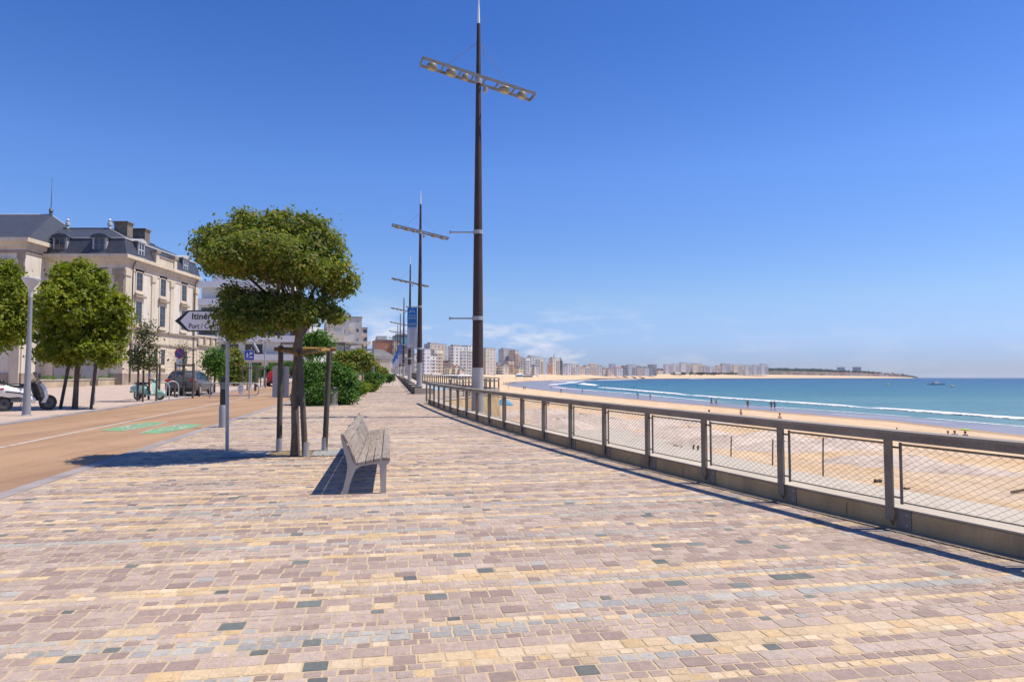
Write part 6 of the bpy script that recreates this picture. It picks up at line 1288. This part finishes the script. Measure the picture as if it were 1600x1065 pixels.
# ------------------------------------------------------------------ people
def skin_mesh(name, joints, bones, lvl=1):
    bm = bmesh.new(); ly = bm.verts.layers.skin.verify(); vs = []
    for i, (p, r) in enumerate(joints):
        v = bm.verts.new(p); v[ly].radius = (r, r) if not hasattr(r, '__len__') else r; v[ly].use_root = i == 0; vs.append(v)
    for a, b_ in bones: bm.edges.new((vs[a], vs[b_]))
    me = bpy.data.meshes.new(name); bm.to_mesh(me); bm.free(); o = bpy.data.objects.new('tmp', me); COL.objects.link(o)
    m = o.modifiers.new('skin', 'SKIN'); m.use_smooth_shade = True; m.branch_smoothing = .3
    q = o.modifiers.new('sub', 'SUBSURF'); q.levels = lvl; q.render_levels = lvl
    dg = bpy.context.evaluated_depsgraph_get(); out = bpy.data.meshes.new_from_object(o.evaluated_get(dg)); out.name = name
    bpy.data.objects.remove(o); return out
SKINM = [M('sun tanned skin', (.42, .24, .16), .5, .08, 5), M('fair skin', (.52, .33, .25), .5, .08, 5), M('brown skin', (.20, .11, .07), .5, .08, 5)]
def pose(kind):
    """joints of a 1.72 m figure facing +Y: pelvis first"""
    J = {}
    lean = .04 if kind != 'bend' else .28
    J['pel'] = (0, 0, .92); J['wai'] = (0, lean * .3, 1.06); J['che'] = (0, lean * .7, 1.26); J['nec'] = (0, lean, 1.46); J['hea'] = (0, lean + .02, 1.56); J['top'] = (0, lean + .02, 1.67)
    sw = {'walk': .26, 'stand': .03, 'run': .36, 'bend': .12}.get(kind, .05)
    for s, n in ((-1, 'L'), (1, 'R')):
        f = s * sw
        J['hip' + n] = (s * .09, 0, .86); J['kne' + n] = (s * .10, f * .55 + (.05 if kind in ('walk', 'run') else .01), .48); J['ank' + n] = (s * .10, f - (.1 if s * sw < 0 and kind in ('walk', 'run') else 0), .09 + (.05 if f < 0 and kind in ('walk', 'run') else 0)); J['toe' + n] = (s * .115, f + .13, .035)
        J['sho' + n] = (s * .19, lean, 1.40); J['elb' + n] = (s * .25, lean - f * .5, 1.13); J['wri' + n] = (s * .25, lean - f * .95 + .08, .90); J['han' + n] = (s * .25, lean - f * 1.05 + .12, .80)
    if kind == 'sit':
        dz = .62
        J = {k: (x, y, z - dz - .14) for k, (x, y, z) in J.items()}
        for s, n in ((-1, 'L'), (1, 'R')):
            J['hip' + n] = (s * .10, .03, .12); J['kne' + n] = (s * .14, .42, .36); J['ank' + n] = (s * .13, .62, .06); J['toe' + n] = (s * .14, .76, .04); J['elb' + n] = (s * .27, .1, .42); J['wri' + n] = (s * .18, .32, .36); J['han' + n] = (s * .14, .42, .38)
    return J
RAD = dict(pel=(.15, .11), wai=(.125, .095), che=(.155, .105), nec=.055, hea=(.082, .098), top=.06, hip=.085, kne=.055, ank=.04, toe=.038, sho=.058, elb=.042, wri=.03, han=.036)
def body_of(kind, sc=1.):
    J = pose(kind); names = list(J); idx = {n: i for i, n in enumerate(names)}
    jt = [(J[n], RAD[n] if n in RAD else RAD[n[:3]]) for n in names]
    B = [('pel', 'wai'), ('wai', 'che'), ('che', 'nec'), ('nec', 'hea'), ('hea', 'top')]
    for n in 'LR': B += [('pel', 'hip' + n), ('hip' + n, 'kne' + n), ('kne' + n, 'ank' + n), ('ank' + n, 'toe' + n), ('che', 'sho' + n), ('sho' + n, 'elb' + n), ('elb' + n, 'wri' + n), ('wri' + n, 'han' + n)]
    body = skin_mesh('person_body', jt, [(idx[a], idx[b_]) for a, b_ in B])
    g_ = lambda n, k=1.: (Vector(J[n]), k)
    def cloth(nm, js, bs, gr):
        return skin_mesh(nm, [(J[n] if isinstance(n, str) else tuple(Vector(J[n[0]]).lerp(Vector(J[n[1]]), n[2])), r) for n, r in js], bs)
    shirt = cloth('shirt', [('che', (.18, .13)), ('wai', (.155, .125)), ('pel', (.165, .13)), (('che', 'nec', .7), .085), ('shoL', .08), (('shoL', 'elbL', .6), .068), ('shoR', .08), (('shoR', 'elbR', .6), .068)], [(0, 1), (1, 2), (0, 3), (0, 4), (4, 5), (0, 6), (6, 7)], 1.2)
    shorts = cloth('shorts', [('pel', (.172, .132)), (('pel', 'wai', .5), (.15, .12)), ('hipL', .11), (('hipL', 'kneL', .75), .092), ('hipR', .11), (('hipR', 'kneR', .75), .092)], [(0, 1), (0, 2), (2, 3), (0, 4), (4, 5)], 1.2)
    brief = cloth('swimwear', [('pel', (.166, .126)), (('pel', 'wai', .45), (.146, .112)), ('hipL', .098), ('hipR', .098)], [(0, 1), (0, 2), (0, 3)], 1.1)
    h = Vector(J['hea']); m = MB(); m.ell((h.x, h.y - .025, h.z + .045), (.098, .112, .10), 12, 8)
    hair = m.mesh('hair', None, True)
    return dict(body=body, shirt=shirt, shorts=shorts, swimwear=brief, hair=hair)
POSES = {k: body_of(k) for k in ('walk', 'stand', 'run', 'bend', 'sit')}
HAIR = [M('dark hair', (.03, .02, .015), .6, .2, 30), M('fair hair', (.30, .20, .09), .6, .2, 30), M('grey hair', (.3, .3, .3), .6, .2, 30)]
def cm(name, c): return M('cloth ' + name, c, .85, .12, 6, .1, 60)
CL = dict(red=cm('red', (.48, .02, .025)), navy=cm('navy', (.018, .022, .05)), white=cm('white', (.7, .7, .7)), black=cm('black', (.015, .015, .017)), blue=cm('blue', (.04, .12, .34)), grey=cm('grey', (.22, .22, .23)), brown=cm('brown', (.12, .07, .04)), orange=cm('orange', (.5, .14, .03)), lime=cm('lime', (.35, .55, .03)), pale=cm('pale', (.55, .52, .48)))
def person(label, loc, rz, kind, top=None, low='shorts', lowc='navy', skin=0, hair=0, sc=1., group=None):
    r = thing('person', label, 'person', loc, rz, group); r.scale = (sc,) * 3
    def part(nm, mesh, mat):
        o = link(nm, mesh, r)
        if not mesh.materials: mesh.materials.append(mat)
        o.material_slots[0].link = 'OBJECT'; o.material_slots[0].material = mat; return o
    P_ = POSES[kind]; part('body', P_['body'], SKINM[skin]); part('hair', P_['hair'], HAIR[hair])
    if top: part('shirt', P_['shirt'], CL[top])
    part(low, P_[low], CL[lowc]); return r
def shoe_pair(): pass
w1 = G(594.5, 596.2); person('person in red t-shirt and white shorts walking away along the promenade', w1, AX, 'walk', 'red', 'shorts', 'white', 0, 0)
w2 = G(603.5, 596.2); w2p = person('person in dark t-shirt and white shorts walking away beside the red shirt', w2, AX, 'walk', 'navy', 'shorts', 'white', 1, 0)
bag = thing('rucksack', 'dark rucksack on the back of the walker in the dark shirt', 'rucksack', w2 + Vector((.03, -.16, 1.05)), AX)
MB().box((0, 0, .13), (.28, .16, .42)).build('bag', CL['blue'], bag, bev=.04); MB().tube([(-.1, .04, .32), (-.1, .16, .36), (-.1, .2, .2)], .015, 5).build('strap', CL['black'], bag); MB().tube([(.1, .04, .32), (.1, .16, .36), (.1, .2, .2)], .015, 5).build('strap', CL['black'], bag)
mc = thing('motorcycle', 'dark parked motorcycle at the far end of the stone plinth under the masts', 'motorcycle', G(616, 594) + Vector((0, 0, .01)), AX + 1.5)
wheel(mc, -.7, .31, .14, steel); wheel(mc, .72, .31, .12, steel); MB().ell((.1, 0, .85), (.38, .18, .16), 12, 8).build('tank', blackp, mc, smooth=True); MB().ell((-.5, 0, .86), (.42, .15, .08), 12, 8).build('seat', black, mc, smooth=True); MB().box((.0, 0, .48), (.6, .3, .45)).build('engine', M('engine grey', (.09, .09, .09)), mc, bev=.05); MB().tube([(.72, 0, .31), (.45, 0, 1.05)], .05, 8).build('fork', steel, mc); MB().tube([(.42, -.36, 1.1), (.48, 0, 1.05), (.42, .36, 1.1)], .02, 6).build('handlebar', blackp, mc)
SEAP = [  # px, py of the feet, pose, shirt, lower, colour, heading, label
 (1112, 634, 'walk', 'black', 'shorts', 'black', 1.3, 'person in black walking in the wash, left of a pair near mid beach'),
 (1119.3, 634, 'walk', 'grey', 'shorts', 'black', 1.3, 'person in grey top and dark shorts, right of a pair in the wash'),
 (1168.5, 638, 'stand', 'brown', 'shorts', 'brown', 2.9, 'lone person in brown standing on the wet sand between two pairs'),
 (1205.2, 641, 'walk', 'navy', 'shorts', 'black', .2, 'person in navy on the wet sand, left of the rightmost pair'),
 (1210.8, 641, 'walk', 'blue', 'shorts', 'navy', .2, 'person in blue on the wet sand, right of the rightmost pair'),
 (997, 622, 'bend', 'black', 'shorts', 'black', 1., 'person in black bending forward in the shallow water'),
 (1016, 624, 'stand', None, 'swimwear', 'navy', .4, 'person in dark swimwear standing upright in shallow wash, right of the bending one'),
 (910, 615.3, 'stand', 'navy', 'shorts', 'black', 1., 'person in navy on wet sand in front of the nearest white wave'),
 (889.7, 608, 'stand', None, 'swimwear', 'black', 0, 'tall thin bather standing where the wash begins, near two lower bathers'),
 (861, 607.5, 'stand', 'black', 'shorts', 'black', 2, 'person in black at the edge of the wash, left of the tall thin bather'),
 (886, 610, 'bend', None, 'swimwear', 'navy', 1, 'bather crouching beside the tall thin one'),
 (877, 615, 'bend', 'black', 'shorts', 'black', 2.5, 'dark clothed person bending on the dry sand right beyond the railing posts'),
 (945.5, 609, 'walk', 'navy', 'shorts', 'navy', 2, 'person in navy standing between the thin wash lines'),
 (1109, 666, 'stand', 'orange', 'swimwear', 'red', 1.2, 'person in orange seen through the netting by a railing post'),
 (1158.5, 663, 'walk', None, 'swimwear', 'brown', 2, 'tanned person just under the handrail, second bay of netting from the orange one'),
 (1219.5, 672, 'walk', None, 'swimwear', 'black', 1, 'tanned person under the handrail, half a bay before the third near post'),
 (1405, 688, 'bend', 'red', 'shorts', 'red', .5, 'child in red just below the handrail beside the nearest railing post'),
 (795, 608, 'bend', 'lime', 'shorts', 'black', 1, 'person in lime green top crouching on the far dry sand'),
 (818, 610, 'walk', 'brown', 'shorts', 'grey', .6, 'person in brown walking towards the wash with a board'),
 (820.5, 609.5, 'stand', 'brown', 'shorts', 'navy', .6, 'person in brown and navy next to the one carrying a board'),
 (779, 605, 'stand', 'red', 'shorts', 'red', .6, 'person in red beyond the end of the platform railing'),
 (853, 633, 'sit', None, 'swimwear', 'red', 2.2, 'sunbather sitting on the sand, left of two behind a railing post'),
 (857, 634, 'sit', None, 'swimwear', 'black', 2.6, 'sunbather sitting on the sand, right of two behind a railing post'),
 (1482, 690, 'sit', None, 'swimwear', 'pale', 2.2, 'fair sunbather sitting left of the blue towels under the handrail'),
 (1492, 690, 'sit', 'blue', 'shorts', 'blue', 2.7, 'person in blue sitting in the middle of the group under the handrail'),
 (1508, 691, 'sit', 'navy', 'shorts', 'navy', 3.3, 'person in navy sitting right in the group under the handrail')]
for px, py, kd, tp, lw, lc, rz, lb in SEAP:
    person(lb, beach_at(px, py), rz, kd, tp, lw, lc, rs.randrange(2), rs.randrange(2), .62 if 'child' in lb else 1., 'people on the beach')
for i, (px, py) in enumerate(((990.5, 605.7), (993, 603.5), (953, 599.6), (958.5, 599.5), (915.5, 596), (918.5, 595.8), (1035, 602), (1042, 601.8), (940, 602), (871, 599), (902, 604.5), (857.5, 600.5))):
    p = Zp(px, py, SEAZ); person('tiny dark swimmer in the waves off the far beach', p - Vector((0, 0, .85)), i, 'stand', 'black', 'shorts', 'black', 0, 0, 1., 'swimmers in the waves')
rq = random.Random(3)
for i in range(9): person('tiny person in dark wetsuit within the cluster at the wash\'s far edge', beach_at(787 + i * 2.3 + rq.uniform(-.6, .6), 599.2 + rq.uniform(-.3, .7)), rq.uniform(0, 6), 'stand', 'navy', 'shorts', 'black', 0, 0, 1., 'cluster of people in wetsuits')
for i in range(70):
    px = rq.uniform(778, 1010); py = float(np.interp(px, [778, 830, 900, 1010], [rq.uniform(589, 598), rq.uniform(588, 593.5), rq.uniform(587, 591.5), rq.uniform(586.5, 590.5)]))
    person('tiny far off beachgoer on the dry sand below the town', beach_at(px, py), rq.uniform(0, 6), rq.choice(['stand', 'walk', 'sit', 'bend']), rq.choice(['black', 'navy', 'red', 'white', None, 'blue', 'brown']), 'shorts', rq.choice(['black', 'navy', 'red', 'pale']), rq.randrange(2), 0, 1.15, 'far off beachgoers')
# things on the sand and the water
sb2 = thing('surfboard', 'pale surfboard carried low beside the two people in brown', 'surfboard', beach_at(816.5, 611) + Vector((0, 0, .5)), .6)
MB().ell((0, 0, 0), (1.0, .26, .05), 16, 8).build('board', M('pale board', (.6, .52, .35), .4), sb2, smooth=True)
sh = thing('beach_shelter', 'small blue and white beach shelter beyond the railing', 'beach shelter', beach_at(788, 633), .3)
MB().loft([[(x, 1.0 * math.cos(t), 1.1 * s_ * math.sin(t)) for t in np.linspace(0, math.pi, 9)] for x, s_ in ((-1.0, .35), (-.3, 1.), (.6, .75), (1.2, .2))]).build('canopy', M('blue canvas', (.12, .34, .52), .8, .2, 1.5), sh, smooth=True); MB().loft([[(x, 1.02 * math.cos(t), 1.12 * s_ * math.sin(t)) for t in np.linspace(.9, math.pi - .9, 5)] for x, s_ in ((-.35, 1.01), (.2, .92))]).build('white_panel', M('white canvas', (.7, .7, .7), .8), sh, smooth=True)
fr_ = thing('frisbee', 'lime green inflatable disc lying on the damp sand at the right', 'inflatable', beach_at(1508, 672))
MB().lathe([(.38, 0), (.42, .08), (.32, .16), (.05, .17)], n=18).build('disc', CL['lime'], fr_, smooth=True)
for px, py, nm, c in ((1530, 690, 'pale pink', (.6, .35, .32)), (1499, 692, 'dark blue', (.05, .09, .3))):
    o = thing('beach_towel', nm + ' towel lying on the sand under the handrail', 'towel', beach_at(px, py) + Vector((0, 0, .03)), .4); MB().box((0, 0, 0), (1.8, .9, .03)).build('towel', M(nm + ' towel', c, .9, .2, 2), o, bev=.01)
for px, py, ht, lb in ((1207, 727, 40, 'thin dark stake on the sand at the apron edge, in the third bay of netting'), (1286, 744, 60, 'thin tall stake on the sand, in the second bay of netting'), (1142, 714, 32, 'thin stake on the sand left of the third near railing post'), (892, 668, 16, 'short broken stake on the sand behind the netting, with a twig beside it'), (881, 664, 12, 'thin leaning stake left of the short broken one'), (1083, 703, 8, 'left of two stubby pegs in the sand'), (1090, 704, 8, 'right of two stubby pegs in the sand')):
    p = beach_at(px, py); k = p.y / F; o = thing('beach_stake', lb, 'stake', p, 0, 'stakes in the sand'); MB().tube([(0, 0, -.2), (.02, 0, ht * k * .5), (.05, 0, ht * k)], .035 if ht > 14 else .06, 7).build('stake', stakewood, o, smooth=True)
drf = M('dark driftwood', (.09, .06, .04), .9, .3, 5, .3, 30, .01)
for px, py, sx_d, lb in ((1367, 753, .5, 'rounded dark clump of weed on the sand in the nearest full bay'), (1421, 764, .25, 'small brown lump on the sand in the right hand bay'), (985, 684, .5, 'tangled driftwood heap under the fourth bay'), (1020, 690, .7, 'long driftwood piece left of the near posts'), (1060, 699, .6, 'driftwood with pale litter at the apron edge'), (905, 671, .4, 'dark twig heap beside the broken stake')):
    o = thing('driftwood', lb, 'driftwood', beach_at(px, py), 0, 'debris on the sand'); q = random.Random(px); m = MB()
    pts = [Vector((0, 0, .05))]
    for k in range(9): pts.append(pts[-1] + Vector((q.uniform(-.4, .5) * sx_d, q.uniform(-.3, .3) * sx_d, q.uniform(-.12, .14) * sx_d))); pts[-1].z = max(.03, min(.35 * sx_d + .1, pts[-1].z))
    m.tube(pts, [.09 * sx_d + .02] * len(pts), 6).build('driftwood', drf, o, smooth=True)
p = beach_at(1612, 768); o = thing('drift_log', 'dark drift log lying on the pale apron at the right edge', 'log', p + Vector((0, 0, .1)), .5); MB().tube([(-1.6, 0, .02), (0, .05, .03), (1.6, 0, 0)], [.05, .06, .04], 8).build('log', drf, o, smooth=True)
for px, py, lb in ((1387, 601.3, 'yellow buoy left of the white motorboat, off the headland'), (1488, 604.2, 'yellow buoy right of the white motorboat')):
    p = Zp(px, py, SEAZ); o = thing('buoy', lb, 'buoy', p - Vector((0, 0, .2)), 0, 'yellow buoys'); MB().ell((0, 0, .5), (.75, .75, .75), 14, 9).build('float', M('buoy yellow', (.62, .60, .06), .4, .1), o, smooth=True); MB().lathe([(.25, 1.1), (.08, 1.5)], n=8).build('buoy_top', CL['black'], o)
p = Zp(1463, 601, SEAZ); o = thing('motorboat', 'white motorboat with low cabin anchored in the bay', 'boat', p, .1)
MB().loft([[(x, y * w, z) for y, z in ((-.6, -.3), (-1, .9), (1, .9), (.6, -.3))] for x, w in ((-6.5, 1.7), (-2, 2.0), (2.5, 1.9), (5.2, 1.2), (7.4, .1))]).build('hull', M('white hull', (.7, .7, .7), .3, .05), o, smooth=True); MB().box((-.5, 0, 1.5), (4.2, 2.4, 1.2), 0, .8).build('boat_cabin', M('boat cabin', (.55, .56, .58), .4), o, bev=.1); MB().box((0, 0, .85), (11, 3.7, .1)).build('boat_rail', CL['navy'], o)
# a few dry leaves blown under the big tree
fl = leaves('fallen_leaves', [(tb.x + .2, tb.y - .1, tb.z + .02, 1.5, .7, .004)], 260, .05, leafmat('dry leaf', [(.3, .2, .06), (.22, .13, .05), (.35, .28, .1)], .1), None, 77, .5, (.1, 1.), up=3., per=4)
fv = np.zeros(len(fl.data.vertices) * 3, np.float32); fl.data.vertices.foreach_get('co', fv); fv = fv.reshape(-1, 3); ctz = fv.reshape(-1, 4, 3).mean(1)
gz = np.array([gh(a, b_) for a, b_ in ctz[:, :2]]); fv = (fv.reshape(-1, 4, 3) - np.stack([0 * gz, 0 * gz, ctz[:, 2] - gz - .022], -1)[:, None]).reshape(-1); fl.data.vertices.foreach_set('co', fv); struct(fl, 'stuff')

# ------------------------------------------------------------------ thin sea haze over the bay
hz = MB().box((1500, 9000, 24), (22000, 22000, 70)).build('haze', None); hz['kind'] = 'stuff'
hm = bpy.data.materials.new('haze'); hm.use_nodes = True; nt = hm.node_tree; nt.nodes.remove(nt.nodes['Principled BSDF'])
pv = nt.nodes.new('ShaderNodeVolumePrincipled'); pv.inputs['Color'].default_value = (.86, .92, 1, 1); pv.inputs['Density'].default_value = 5e-5; pv.inputs['Anisotropy'].default_value = .3
nt.links.new(pv.outputs[0], nt.nodes['Material Output'].inputs['Volume']); hz.data.materials.append(hm)
